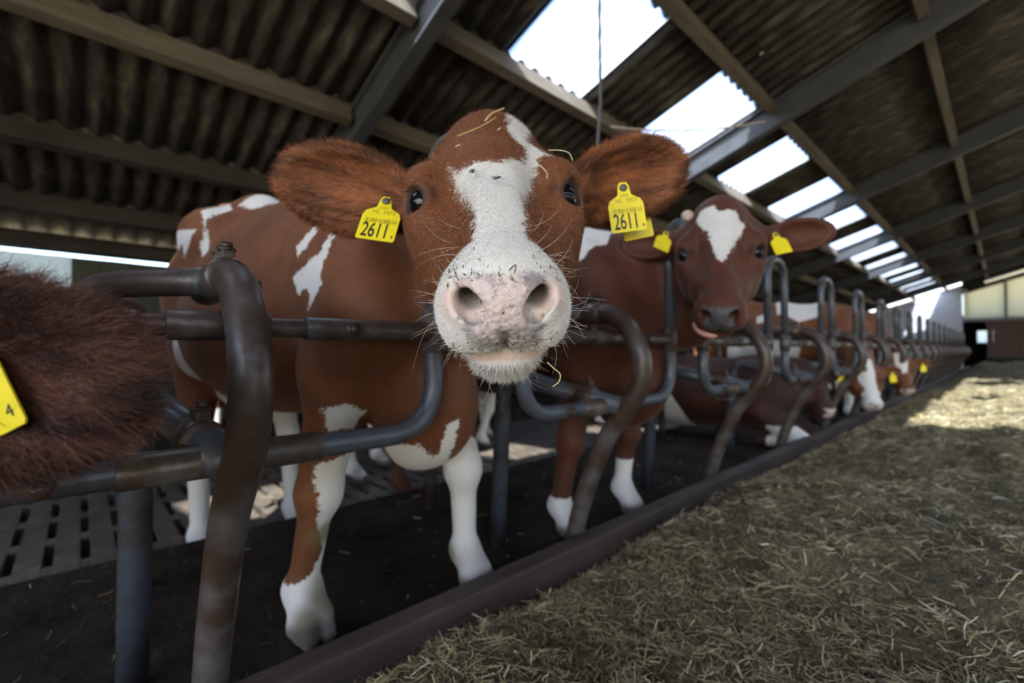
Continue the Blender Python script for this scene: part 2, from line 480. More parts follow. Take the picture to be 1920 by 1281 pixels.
MB().box((-0.9, 0.3, -0.1), (-0.8, 4, 2.3)).box((2.6, 0.3, -0.1), (2.7, 4, 2.3)).box((-0.9, 0.3, 2.2), (2.7, 4, 2.3)).box((-0.9, 0.3, -0.1), (2.7, 4, 0.0)) \
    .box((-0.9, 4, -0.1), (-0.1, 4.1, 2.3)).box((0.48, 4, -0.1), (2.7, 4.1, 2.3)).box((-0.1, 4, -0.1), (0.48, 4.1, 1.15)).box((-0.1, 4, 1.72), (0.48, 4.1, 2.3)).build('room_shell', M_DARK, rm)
MB().box((-0.1, 4.04, 1.15), (0.48, 4.05, 1.72)).build('window_pane', M_SKYL, rm)

# end wall behind the camera with its wide drive-through opening, and the open right side
slab('wall_near_left', (-7, Y0 - 0.2, -0.5), (-1.4, Y0, 2.2), M_BLOCK, 'painted block end wall behind the camera')
slab('wall_right', (10.2, Y0, -0.5), (10.4, Y1, 0.9), M_BLOCK, 'low open-topped wall along the far right side')
# ------------------------------------------------------------------ cows: one continuous skin grown round a skeleton
def smin(a, b, k):
    h = np.maximum(k - np.abs(a - b), 0) / k
    return np.minimum(a, b) - h * h * k * 0.25

class Flesh:
    """rounded bones and muscles, merged smoothly into one surface"""
    def __init__(s): s.p = []
    def rc(s, a, b, ra, rb, k=0.05, op=1):
        s.p.append(('rc', np.array(a, float), np.array(b, float), ra, rb, k, op)); return s
    def el(s, c, r, k=0.05, op=1, R=None):
        s.p.append(('el', np.array(c, float), np.array(r, float), R, None, k, op)); return s
    def chain(s, pts, k=0.05):
        for (a, ra), (b, rb) in zip(pts[:-1], pts[1:]): s.rc(a, b, ra, rb, k)
        return s
    def dist(s, P, cull=True):
        D = np.full(len(P), 0.15, np.float32)
        for kind, a, b, ra, rb, k, op in s.p:
            if kind == 'rc':
                m = max(ra, rb); lo = np.minimum(a, b) - m; hi = np.maximum(a, b) + m
            else:
                m = b.max() if ra is not None else b
                lo = a - m; hi = a + m
            if cull:
                w = k + 0.03
                idx = np.nonzero(((P > lo - w) & (P < hi + w)).all(1))[0]
                if len(idx) == 0: continue
                Q = P[idx]
            else: idx = slice(None); Q = P
            if kind == 'rc':
                ba = (b - a).astype(np.float32); pa = Q - a.astype(np.float32)
                h = np.clip(pa @ ba / max(float(ba @ ba), 1e-9), 0, 1)
                d = np.sqrt(((pa - h[:, None] * ba) ** 2).sum(1)) - (ra + (rb - ra) * h)
            else:
                q = Q - a.astype(np.float32)
                if ra is not None: q = q @ ra.astype(np.float32)
                q = q / b.astype(np.float32)
                k0 = np.sqrt((q * q).sum(1)); k1 = np.sqrt(((q / b.astype(np.float32)) ** 2).sum(1)) + 1e-6
                d = k0 * (k0 - 1) / k1
            if op > 0: D[idx] = smin(D[idx], d, k)
            else: D[idx] = -smin(-D[idx], d, k)
        return D

def axis(lo, hi, h, fine=None, hf=None, grow=1.12):
    """grid lines from lo to hi, step h, refined to hf between fine[0] and fine[1]"""
    if fine is None: return np.arange(lo, hi + h, h)
    a, b = fine
    mid = list(np.arange(a, b + hf, hf))
    left = []; x = a; st = hf
    while x > lo: st = min(h, st * grow); x -= st; left.append(x)
    right = []; x = mid[-1]; st = hf
    while x < hi: st = min(h, st * grow); x += st; right.append(x)
    return np.array(left[::-1] + mid + right)

def skin(fl, xs, ys, zs, B=8, relax=2):
    """surface nets on a rectilinear grid, evaluated only near the surface"""
    nx, ny, nz = len(xs), len(ys), len(zs)
    D = np.full((nx, ny, nz), 9.0, np.float32)
    bx, by, bz = [np.arange(0, n - 1, B) for n in (nx, ny, nz)]
    def mids(ax, b): e = np.minimum(b + B, len(ax) - 1); return (ax[b] + ax[e]) / 2, (ax[e] - ax[b]) / 2
    (cx, hx), (cy, hy), (cz, hz) = mids(xs, bx), mids(ys, by), mids(zs, bz)
    C = np.stack(np.meshgrid(cx, cy, cz, indexing='ij'), -1).reshape(-1, 3).astype(np.float32)
    Hh = np.sqrt((np.stack(np.meshgrid(hx, hy, hz, indexing='ij'), -1).reshape(-1, 3) ** 2).sum(1))
    d = fl.dist(C, cull=False)
    # smooth unions and thin shells bend the field: keep a margin
    keep = np.abs(d) < Hh * 1.35 + 0.012
    I = np.stack(np.meshgrid(bx, by, bz, indexing='ij'), -1).reshape(-1, 3)
    mask = np.zeros((nx, ny, nz), bool)
    for (i, j, k), kp, dd in zip(I, keep, d):
        if kp: mask[i:i + B + 1, j:j + B + 1, k:k + B + 1] = True
        elif dd < 0: D[i:i + B + 1, j:j + B + 1, k:k + B + 1] = -9.0
    gi, gj, gk = np.nonzero(mask)
    P = np.stack([xs[gi], ys[gj], zs[gk]], 1).astype(np.float32)
    vals = np.empty(len(P), np.float32)
    st = 400000
    for s0 in range(0, len(P), st): vals[s0:s0 + st] = fl.dist(P[s0:s0 + st])
    D[gi, gj, gk] = vals
    S = D < 0
    c = [S[i:nx - 1 + i, j:ny - 1 + j, k:nz - 1 + k] for i in (0, 1) for j in (0, 1) for k in (0, 1)]
    allv = c[0].copy(); anyv = c[0].copy()
    for q in c[1:]: allv &= q; anyv |= q
    act = anyv & ~allv
    ai, aj, ak = np.nonzero(act)
    idx = np.full(act.shape, -1, np.int32); idx[ai, aj, ak] = np.arange(len(ai))
    acc = np.zeros((len(ai), 3)); cnt = np.zeros(len(ai))
    cor = [(0, 0, 0), (1, 0, 0), (0, 1, 0), (1, 1, 0), (0, 0, 1), (1, 0, 1), (0, 1, 1), (1, 1, 1)]
    for p in range(8):
        for q in range(p + 1, 8):
            df = [abs(a - b) for a, b in zip(cor[p], cor[q])]
            if sum(df) != 1: continue
            a, b = cor[p], cor[q]
            da = D[ai + a[0], aj + a[1], ak + a[2]]; db = D[ai + b[0], aj + b[1], ak + b[2]]
            m = (da < 0) != (db < 0)
            t = np.where(m, da / np.where(m, da - db, 1), 0)
            pa = np.stack([xs[ai + a[0]], ys[aj + a[1]], zs[ak + a[2]]], 1); pb = np.stack([xs[ai + b[0]], ys[aj + b[1]], zs[ak + b[2]]], 1)
            acc += np.where(m[:, None], pa + (pb - pa) * t[:, None], 0); cnt += m
    V = acc / cnt[:, None]
    F = []
    for ax in range(3):
        sl0 = [slice(None)] * 3; sl1 = [slice(None)] * 3
        sl0[ax] = slice(0, -1); sl1[ax] = slice(1, None)
        e = S[tuple(sl0)] != S[tuple(sl1)]
        i, j, k = np.nonzero(e)
        g = [i, j, k]; o = [a for a in range(3) if a != ax]
        lim = act.shape
        ok = (g[o[0]] > 0) & (g[o[1]] > 0) & (g[o[0]] < lim[o[0]]) & (g[o[1]] < lim[o[1]])
        i, j, k = i[ok], j[ok], k[ok]; g = [i, j, k]
        def cell(da, db):
            h = [x.copy() for x in g]; h[o[0]] = h[o[0]] - da; h[o[1]] = h[o[1]] - db
            return idx[h[0], h[1], h[2]]
        q = np.stack([cell(1, 1), cell(0, 1), cell(0, 0), cell(1, 0)], 1)
        ins = S[i, j, k]
        if ax == 1: ins = ~ins
        q = np.where(ins[:, None], q, q[:, ::-1])
        F.append(q[(q >= 0).all(1)])
    F = np.concatenate(F)
    # relax along the surface
    for _ in range(relax):
        a = np.zeros_like(V); n = np.zeros(len(V))
        for e0, e1 in ((0, 1), (1, 2), (2, 3), (3, 0)):
            np.add.at(a, F[:, e0], V[F[:, e1]]); np.add.at(a, F[:, e1], V[F[:, e0]])
            n += np.bincount(F[:, e0], minlength=len(V)) + np.bincount(F[:, e1], minlength=len(V))
        V = V * 0.5 + 0.5 * a / np.maximum(n, 1)[:, None]
    return V, F

def np_mesh(name, V, F):
    me = bpy.data.meshes.new(name)
    me.vertices.add(len(V)); me.vertices.foreach_set('co', V.astype(np.float32).ravel())
    n = F.shape[1]
    me.loops.add(F.size); me.loops.foreach_set('vertex_index', F.astype(np.int32).ravel())
    me.polygons.add(len(F)); me.polygons.foreach_set('loop_start', np.arange(0, F.size, n, dtype=np.int32))
    me.polygons.foreach_set('use_smooth', np.ones(len(F), bool))
    me.update(); me.validate()
    return me

def set_attr(me, name, a, typ='FLOAT'):
    at = me.attributes.new(name, typ, 'POINT')
    at.data.foreach_set('value' if typ == 'FLOAT' else 'vector', a.astype(np.float32).ravel())

def poly_sd(P, poly):
    """signed distance of 2-D points to a polygon, positive inside"""
    A = np.array(poly, float); Bq = np.roll(A, -1, 0)
    best = np.full(len(P), 1e9); ins = np.zeros(len(P), bool)
    for a, b in zip(A, Bq):
        e = b - a; w = P - a
        t = np.clip(w @ e / (e @ e + 1e-12), 0, 1)
        best = np.minimum(best, ((w - t[:, None] * e) ** 2).sum(1))
        c = (a[1] > P[:, 1]) != (b[1] > P[:, 1])
        xx = a[0] + (P[:, 1] - a[1]) / (e[1] if abs(e[1]) > 1e-9 else 1e-9) * e[0]
        ins ^= c & (P[:, 0] < xx)
    d = np.sqrt(best)
    return np.where(ins, d, -d)

class Head:
    """frame of a head: x from the poll down the face, y to the cow's left, z out of the forehead"""
    def __init__(s, o, aim, pitch, roll=0.0, size=1.06):
        h = np.array([math.cos(aim), math.sin(aim), 0]); u = np.array([0, 0, 1.0]); p = math.radians(pitch); r = math.radians(roll)
        a = h * math.cos(p) - u * math.sin(p); n = h * math.sin(p) + u * math.cos(p); l = np.cross(n, a)
        l2 = l * math.cos(r) + n * math.sin(r); n2 = n * math.cos(r) - l * math.sin(r)
        s.R = np.stack([a, l2, n2], 1); s.o = np.array(o, float); s.s = size
        s.up = s.R.T @ u; s.fw = s.R.T @ h
    def pt(s, q): return s.o + s.R @ (np.array(q, float) * s.s)
    def inv(s, V): return (V - s.o) @ s.R / s.s

EYE = (0.2260, 0.1060, -0.0640)

def head_flesh(fl, H, ear_l=None, ear_r=None, fine=True, horn=False):
    def el(c, r, k=0.05, op=1, R=None): fl.el(H.pt(c), np.array(r) * H.s, k * H.s, op, H.R if R is None else H.R @ R)
    def rc(a, b, ra, rb, k=0.05, op=1): fl.rc(H.pt(a), H.pt(b), ra * H.s, rb * H.s, k * H.s, op)
    el((0.120, 0, -0.096), (0.104, 0.080, 0.086), 0.03)                # brain case
    el((0.060, 0, -0.062), (0.056, 0.050, 0.054), 0.045)                # poll
    el((0.160, 0, -0.050), (0.085, 0.056, 0.042), 0.045)                # forehead plate
    rc((0.19, 0, -0.058), (0.43, 0, -0.050), 0.050, 0.042, 0.05)       # nose bridge
    el((0.33, 0, -0.062), (0.15, 0.056, 0.050), 0.04)
    for s in (-1, 1):
        rc((0.150, 0.078 * s, -0.062), (0.182, 0.100 * s, -0.054), 0.036, 0.030, 0.035)   # brow
        el((0.190, 0.108 * s, -0.056), (0.032, 0.022, 0.022), 0.025)    # upper rim of the eye socket
        el((0.210, 0.104 * s, -0.080), (0.052, 0.032, 0.040), 0.03)    # eye socket
        rc((0.258, 0.094 * s, -0.094), (0.345, 0.054 * s, -0.090), 0.026, 0.032, 0.05)   # cheek bone
        rc((0.16, 0.068 * s, -0.185), (0.40, 0.026 * s, -0.135), 0.058, 0.034, 0.06)     # jaw
        el((0.220, 0.084 * s, -0.160), (0.110, 0.042, 0.078), 0.05)    # cheek muscle
        el((0.466, 0.045 * s, -0.084), (0.044, 0.032, 0.046), 0.028)   # upper lip lobes
        rc((0.095, 0.095 * s, -0.120), (0.106, 0.136 * s, -0.137), 0.050, 0.036, 0.03)      # ear root
    el((0.460, 0, -0.060), (0.044, 0.062, 0.052), 0.035)                # muzzle
    el((0.480, 0, -0.066), (0.036, 0.052, 0.050), 0.03)                # nose plate
    el((0.428, 0, -0.163), (0.064, 0.056, 0.046), 0.025)                # chin
    el((0.462, 0, -0.140), (0.040, 0.052, 0.026), 0.012)                # lower lip
    if fine:
        for s in (-1, 1):
            el((0.496, 0.043 * s, -0.046), (0.020, 0.014, 0.018), 0.012)   # nostril wing
    for e, s in ((ear_l, 1), (ear_r, -1)):
        if e is None: continue
        root = np.array((0.102, 0.126 * s, -0.134))
        dr = np.array((0, s * 1.0, 0)) + H.up * e.get('lift', 0.3) + H.fw * e.get('fwd', -0.1)
        dr /= np.linalg.norm(dr)
        nr = H.fw + H.up * e.get('face', -0.15) + np.array((0, s * e.get('side', 0.0), 0)); nr -= dr * (nr @ dr); nr /= np.linalg.norm(nr)
        wd = np.cross(nr, dr)
        R = np.stack([dr, wd, nr], 1)
        L = e.get('len', 0.118); W = e.get('wid', 0.070)
        c = root + dr * (L * 0.98 + 0.012)
        el(c, (L, W, 0.034), 0.02, 1, R)
        el(c + nr * 0.034 + dr * -0.008, (L * 0.90, W * 0.86, 0.043), 0.010, -1, R)
        el(c + nr * 0.030 - dr * (L * 0.74), (L * 0.5, W * 0.42, 0.034), 0.016, -1, R)
        rc(root - dr * 0.03, root + dr * 0.030, 0.044, 0.036, 0.03)
        e['c'] = c; e['R'] = R; e['L'] = L; e['W'] = W
    if fine:
        for s in (-1, 1):
            # eye opening, nostril, corner of the mouth
            rc((0.245, 0.072 * s, -0.012), (0.330, 0.060 * s, -0.020), 0.022, 0.017, 0.03, -1)
            nn = np.array((0.42, 0.74 * s, 0.52)); nn /= np.linalg.norm(nn)
            ua = np.array((1.0, 0.10 * s, 0)); ua -= nn * (ua @ nn); ua /= np.linalg.norm(ua); ub = np.cross(nn, ua)
            ec = np.array((EYE[0], EYE[1] * s, EYE[2]))
            el(ec + nn * 0.016, (0.027, 0.022, 0.016), 0.006, -1, np.stack([ua, ub, nn], 1))
            ring = [ec + nn * 0.0085 + ua * 0.0265 * math.cos(t) + ub * 0.0225 * math.sin(t) for t in np.linspace(0, 2 * PI, 13)]
            for p0, p1 in zip(ring[:-1], ring[1:]): rc(p0, p1, 0.0058, 0.0058, 0.007)
            rc((0.496, 0.046 * s, -0.034), (0.508, 0.031 * s, -0.047), 0.010, 0.011, 0.008, -1)
            rc((0.500, 0.036 * s, -0.042), (0.455, 0.036 * s, -0.046), 0.013, 0.012, 0.010, -1)
            rc((0.508, 0.030 * s, -0.056), (0.496, 0.050 * s, -0.068), 0.0045, 0.003, 0.008, -1)
            rc((0.506, 0.010 * s, -0.112), (0.494, 0.042 * s, -0.113), 0.006, 0.007, 0.010, -1); rc((0.494, 0.042 * s, -0.113), (0.462, 0.066 * s, -0.118), 0.007, 0.008, 0.010, -1); rc((0.462, 0.066 * s, -0.118), (0.41, 0.082 * s, -0.118), 0.008, 0.005, 0.010, -1)
        rc((0.506, 0.012, -0.112), (0.506, -0.012, -0.112), 0.006, 0.006, 0.010, -1)
        rc((0.518, 0.0, -0.070), (0.496, 0.0, -0.118), 0.0025, 0.0025, 0.012, -1)

def body_stand(fl, foot, s=1.0, top=(0, 0, 0, 0)):
    """trunk and four legs; foot = ground points of the hooves (x, y, z): left fore, right fore, left hind, right hind"""
    def v(*q): return np.array(q, float) * s
    fl.el(v(-0.64, 0, 0.97), v(0.66, 0.33, 0.375), 0.12)
    fl.el(v(-0.72, 0, 0.88), v(0.52, 0.37, 0.32), 0.12)
    fl.el(v(-0.02, 0, 0.97), v(0.30, 0.235, 0.36), 0.12)
    fl.chain([(v(0.02, 0, 1.18 + top[0]), 0.10 * s), (v(-0.15, 0, 1.28 + top[0]), 0.075 * s), (v(-0.6, 0, 1.30 + top[1]), 0.08 * s), (v(-1.05, 0, 1.33 + top[2]), 0.10 * s), (v(-1.42, 0, 1.36 + top[3]), 0.085 * s), (v(-1.62, 0, 1.31 + top[3]), 0.05 * s)], 0.12)
    fl.el(v(-1.28, 0, 1.14 + top[3] * 0.6), v(0.34, 0.25, 0.27), 0.10)
    fl.el(v(-1.15, 0, 0.66), v(0.19, 0.15, 0.15), 0.08)
    fl.el(v(0.12, 0, 0.66), v(0.19, 0.12, 0.20), 0.10); fl.rc(v(0.16, 0.01, 0.62), v(0.05, 0.03, 0.50), 0.07 * s, 0.045 * s, 0.10)
    for k, f in enumerate(foot):
        sd = 1 if k % 2 == 0 else -1
        f = np.array(f, float)
        if k < 2:
            fl.el(v(-0.02, 0.185 * sd, 1.00), v(0.20, 0.085, 0.27), 0.08)
            el_ = v(0.0, 0.185 * sd, 0.74)
            kn = f + v(0.0, 0, 0.40) + (el_ - f) * np.array([0.30, 0.35, 0]) ; kn[2] = f[2] + 0.40 * s
            fe = f + v(-0.035, 0, 0.125)
            fl.rc(v(0.14, 0.165 * sd, 0.88), el_, 0.125 * s, 0.10 * s, 0.08)
            fl.rc(el_, kn, 0.088 * s, 0.054 * s, 0.06)
            fl.el(kn, v(0.060, 0.056, 0.062), 0.04)
            fl.rc(kn, fe, 0.046 * s, 0.038 * s, 0.03)
            fl.el(fe, v(0.048, 0.048, 0.045), 0.03)
        else:
            hp = v(-1.34, 0.15 * sd, 1.06); st = v(-1.13, 0.19 * sd, 0.78)
            hk = f + v(-0.11, 0, 0.52); fe = f + v(-0.055, 0, 0.13)
            fl.el(v(-1.12, 0.21 * sd, 1.27 + top[2]), v(0.13, 0.07, 0.07), 0.16)
            fl.el(v(-1.60, 0.115 * sd, 1.25), v(0.06, 0.05, 0.05), 0.08)
            fl.el(v(-1.32, 0.15 * sd, 0.95), v(0.24, 0.125, 0.27), 0.09)
            fl.rc(hp, st, 0.16 * s, 0.11 * s, 0.08)
            fl.rc(v(-1.38, 0.155 * sd, 0.90), hk, 0.125 * s, 0.050 * s, 0.07)
            fl.rc(hk + v(-0.02, 0, 0.03), hk, 0.045 * s, 0.05 * s, 0.03)
            fl.rc(hk, fe, 0.047 * s, 0.038 * s, 0.03)
            fl.el(fe, v(0.048, 0.048, 0.045), 0.03)
        for c in (-1, 1):                                              # cloven hoof and pastern
            fl.rc(fe, f + v(0.02, 0.024 * c, 0.065), 0.038 * s, 0.036 * s, 0.03)
            fl.rc(f + v(0.015, 0.027 * c, 0.05), f + v(0.065, 0.024 * c, 0.026), 0.037 * s, 0.024 * s, 0.010)
    fl.chain([(v(-1.64, 0, 1.34), 0.045 * s), (v(-1.72, 0, 1.22), 0.030 * s), (v(-1.73, 0, 0.85), 0.022 * s), (v(-1.70, 0.02, 0.55), 0.035 * s), (v(-1.69, 0.02, 0.38), 0.02 * s)], 0.05)

def neck(fl, H, base_top, base_low, bend=(0, 0, 0), mids=None):
    bt, bl = np.array(base_top[0], float), np.array(base_low[0], float)
    e1 = H.pt((0.03, 0, -0.115)); e2 = H.pt((0.12, 0, -0.19)); bend = np.array(bend)
    m1 = bt * 0.45 + e1 * 0.55 + bend; m2 = bl * 0.5 + e2 * 0.5 + bend
    if mids is not None:
        fl.chain([(bt, base_top[1]), mids[0], (e1, 0.090 * H.s)], 0.09); fl.chain([(bl, base_low[1]), mids[1], (e2, 0.068 * H.s)], 0.09); return
    fl.chain([(bt, base_top[1]), (m1, (base_top[1] + 0.09) / 2), (e1, 0.090 * H.s)], 0.12)
    fl.chain([(bl, base_low[1]), (m2, (base_low[1] + 0.075) / 2 + 0.01), (e2, 0.072 * H.s)], 0.12)

def frame(o, R, size):
    M = Matrix([[*(R[i] * size), o[i]] for i in range(3)] + [[0, 0, 0, 1]])
    return M
# ------------------------------------------------------------------ cow materials
def mat_hide(name, brown_a, brown_b, white=(0.74, 0.71, 0.67), jag=0.012, freq=70, bump=0.35, nose=None):
    t = NT(name); v = t.coord()
    hair = t.noise(freq * 2.2, 5, 0.7, v, 1.2); low = t.noise(5, 4, 0.6, v); j = t.noise(freq, 4, 0.65, v); big = t.noise(1.3, 2, 0.5, v)
    br = t.mix(t.maprange(low, 0.3, 0.7), brown_a, brown_b)
    br = t.mix(t.maprange(hair, 0.40, 0.72, 0, 0.55), br, tuple(x * 0.45 for x in brown_a))
    br = t.mix(t.maprange(big, 0.35, 0.65, 0, 0.35), br, tuple(x * 0.6 for x in brown_a))
    wh = t.mix(t.maprange(hair, 0.45, 0.75, 0, 0.35), white, tuple(x * 0.72 for x in white))
    w = t.math('ADD', t.attr('white'), t.math('MULTIPLY', t.math('SUBTRACT', j, 0.5), jag * 3))
    c = t.mix(t.maprange(w, -0.003, 0.003), br, wh)
    # inside of the ears and round the eyes: the tan and the dark skin
    c = t.mix(t.math('MULTIPLY', t.attr('tan'), t.maprange(hair, 0.3, 0.65, 0.5, 1.0)), c, (0.38, 0.115, 0.035))
    c = t.mix(t.attr('dirt'), c, (0.15, 0.115, 0.045))
    # bare pink skin of the muzzle with grey mottling
    mo = t.noise(26, 5, 0.6, v); fi = t.noise(150, 4, 0.6, v)
    pk = t.ramp(mo, [(0.34, (0.70, 0.55, 0.50)), (0.45, (0.66, 0.53, 0.49)), (0.54, (0.43, 0.37, 0.36)), (0.66, (0.27, 0.24, 0.24))])
    if nose is not None: pk = t.ramp(mo, [(0.3, nose), (0.7, tuple(x * 1.8 for x in nose))])
    pk = t.mix(t.maprange(fi, 0.52, 0.68, 0, 0.6), pk, (0.24, 0.17, 0.13))
    pm = t.math('ADD', t.attr('pink'), t.math('MULTIPLY', t.math('SUBTRACT', j, 0.5), 0.02))
    pm = t.maprange(pm, -0.006, 0.006)
    c = t.mix(pm, c, pk)
    c = t.mix(t.attr('pale'), c, (0.72, 0.49, 0.40))
    c = t.mix(t.attr('dark'), c, (0.022, 0.014, 0.013))
    t.base(c)
    t.rough(t.maprange(pm, 0, 1, 0.62, 0.34))
    t.b.inputs['Specular IOR Level'].default_value = 0.35
    vor = t.new('ShaderNodeTexVoronoi'); vor.inputs['Scale'].default_value = 120; t.l.new(v, vor.inputs['Vector'])
    h = t.math('ADD', t.math('MULTIPLY', hair, 0.6), t.math('MULTIPLY', t.math('MULTIPLY', vor.outputs['Distance'], pm), 1.2))
    t.bump(h, bump, 0.006)
    try:
        t.b.inputs['Sheen Weight'].default_value = 0.12; t.b.inputs['Sheen Roughness'].default_value = 0.4
        t.put(t.b.inputs['Sheen Tint'], (1, 0.8, 0.65, 1))
    except Exception: pass
    return t.m
M_HIDE = mat_hide('red_and_white_hide', (0.145, 0.048, 0.018), (0.235, 0.085, 0.032))
M_HIDE_DARK2 = mat_hide('deep_red_hide', (0.080, 0.023, 0.012), (0.125, 0.038, 0.018), nose=(0.05, 0.052, 0.06))
M_HIDE_LYING = mat_hide('shaded_dark_red_hide', (0.042, 0.013, 0.009), (0.070, 0.021, 0.012))  # dark red coat, deepened further to stand for the low light there
M_EAR_DARK = mat_hide('dark_brown_ear_hide', (0.040, 0.015, 0.012), (0.07, 0.027, 0.018))

def mat_eye():
    t = NT('eyeball'); t.base((0.006, 0.005, 0.006)).rough(0.06); t.b.inputs['Specular IOR Level'].default_value = 0.4
    return t.m
M_EYE = mat_eye()
def mat_hair(name, var=0.35, rough=0.55):
    t = NT(name); c = t.attr('col', 'Color'); t.base(c); t.rough(rough); t.b.inputs['Specular IOR Level'].default_value = 0.3
    return t.m
M_HAIR = mat_hair('hair_strands')
M_TAG = simple('yellow_tag_plastic', (0.86, 0.70, 0.02), 0.35, 0, 0.06, 30, 0.02)
M_INK = simple('black_print', (0.02, 0.02, 0.018), 0.5, 0, 0.1, 30, 0)
M_INK_PALE = simple('worn_print', (0.36, 0.30, 0.02), 0.5, 0, 0.1, 30, 0)
M_STUD = simple('tag_stud_grey', (0.12, 0.12, 0.115), 0.4, 0.3, 0.2, 40, 0.05)
M_TONGUE = simple('tongue_pink', (0.65, 0.33, 0.31), 0.35, 0, 0.12, 60, 0.2)
M_HORNBUD = simple('pale_skin', (0.5, 0.4, 0.32), 0.6, 0, 0.2, 40, 0.1)

def strands(name, roots, dirs, lens, rad, cols, parent, mat=M_HAIR, n=5, droop=0.0, curl=0.15, tip=0.15, label=None):
    """hair curves: root points, directions, lengths, colours; curved a little at random"""
    k = len(roots)
    if k == 0: return None
    hc = bpy.data.hair_curves.new(name)
    hc.add_curves([n] * k)
    t = np.linspace(0, 1, n)
    side = rng.normal(size=(k, 3)); side -= dirs * (side * dirs).sum(1)[:, None]
    bend = side * curl
    P = roots[:, None] + lens[:, None, None] * (dirs[:, None] * t[None, :, None] + bend[:, None] * (t ** 2)[None, :, None]) + np.array([0, 0, -1.0]) * (droop * lens[:, None, None]) * (t ** 2)[None, :, None]
    hc.attributes['position'].data.foreach_set('vector', P.astype(np.float32).ravel())
    ra = hc.attributes.get('radius') or hc.attributes.new('radius', 'FLOAT', 'POINT')
    rr = (np.asarray(rad) * np.ones(k))[:, None] * (1 - (1 - tip) * t ** 1.5)[None, :]
    ra.data.foreach_set('value', rr.astype(np.float32).ravel())
    ca = hc.attributes.new('col', 'FLOAT_COLOR', 'CURVE')
    ca.data.foreach_set('color', np.concatenate([cols, np.ones((k, 1))], 1).astype(np.float32).ravel())
    hc.materials.append(mat)
    o = bpy.data.objects.new(name, hc); COL.objects.link(o)
    if parent: o.parent = parent
    o['kind'] = 'stuff'
    if label: o['label'] = label
    return o

def sample_faces(V, F, sel, count):
    """random points and normals on the chosen faces"""
    Q = F[sel]
    a, b, c, d = (V[Q[:, i]] for i in range(4))
    nrm = np.cross(c - a, d - b); ar = np.linalg.norm(nrm, axis=1) + 1e-12
    pick = rng.choice(len(Q), count, p=ar / ar.sum())
    u, w = rng.random((2, count, 1))
    P = (a[pick] * (1 - u) + b[pick] * u) * (1 - w) + (d[pick] * (1 - u) + c[pick] * u) * w
    return P, nrm[pick] / ar[pick][:, None], Q[pick][:, 0]
# ------------------------------------------------------------------ coat markings, as shapes on the coats of the cows
FINE = 0.0034
def head_marks(polys, muzzle=None, low=-0.13):
    def fn(q):
        w = np.full(len(q), -1.0)
        for p in polys:
            w = np.maximum(w, np.where(q[:, 2] > low, poly_sd(q[:, :2], p), -0.05))
        if muzzle is not None:
            lat = np.abs(q[:, 1]); brown = 0.030 * (q[:, 1] < 0) * np.clip((-0.075 - q[:, 2]) / 0.03, 0, 1) * (q[:, 2] > -0.135) * np.clip((lat - 0.045) / 0.02, 0, 1)
            w = np.maximum(w, q[:, 0] - muzzle - 0.014 * np.clip((-0.11 - q[:, 2]) / 0.02, -3.2, 0) - brown)
        return w
    return fn
right = lambda P, N: (P[:, 1] < -0.03)
left = lambda P, N: (P[:, 1] > 0.03)
both = lambda P, N: np.ones(len(P), bool)
fore = lambda P, N: P[:, 0] > -0.30
hind = lambda P, N: P[:, 0] < -0.95
upper = lambda P, N: P[:, 2] > 1.15
forer = lambda P, N: (P[:, 0] > -0.30) & (P[:, 1] < -0.02) & (P[:, 2] < 0.57)
W1 = [('side', [(.055, 1.175), (.030, 1.185), (.004, 1.140), (-.045, 1.112), (-.090, 1.100), (-.067, 1.066), (-.019, 1.085), (.026, 1.125)], right),
      ('side', [(.100, 1.160), (.130, 1.150), (.090, 1.090), (.067, 1.034), (.055, .998), (.078, .980), (.040, .940), (-.003, .908), (.007, .953), (-.003, .972), (-.028, .975), (-.064, .958), (-.076, .990), (-.103, 1.012), (-.026, 1.034), (.046, 1.062), (.080, 1.115)], right),
      ('side', [(-1.20, 1.325), (-1.11, 1.318), (-1.03, 1.312), (-1.10, 1.262), (-1.21, 1.215), (-1.165, 1.268), (-1.26, 1.255), (-1.32, 1.30)], right),
      ('side', [(-1.26, 1.125), (-1.237, 1.172), (-1.18, 1.128), (-1.2, 1.09)], right),
      ('side', [(-1.17, .90), (-1.09, .84), (-1.06, .66), (-1.12, .45), (-1.25, .45), (-1.22, .70)], right),
      ('top', [(-1.05, -.25), (-1.06, -.14), (-.995, -.15), (-1.0, -.25)], upper), ('top', [(-1.0, -.125), (-.88, -.075), (-.86, .12), (-1.04, .12)], upper), ('top', [(-.83, -.06), (-.55, -.055), (-.55, .1), (-.83, .1)], upper),
      ('front', [(-.262, .656), (-.218, .668), (-.158, .642), (-.176, .594), (-.242, .594)], fore),
      ('front', [(-.20, .500), (-.12, .545), (-.087, .560), (-.060, .530), (-.046, .520), (-.054, .615), (-.028, .625), (-.016, .545), (-.005, .505), (.10, .530), (.20, .535), (.30, .48), (.30, -.1), (.0, -.1), (-.02, .35), (-.2, .40)], fore),
      ('front', [(-.262, .500), (-.258, .44), (-.240, .33), (-.208, .25), (-.238, .18), (-.30, .15), (-.42, .16), (-.42, -.1), (-.05, -.1), (-.05, .52), (-.15, .535)], forer),
      ('side', [(-2.2, .50), (-.95, .46), (-.95, -.5), (-2.2, -.5)], hind)]
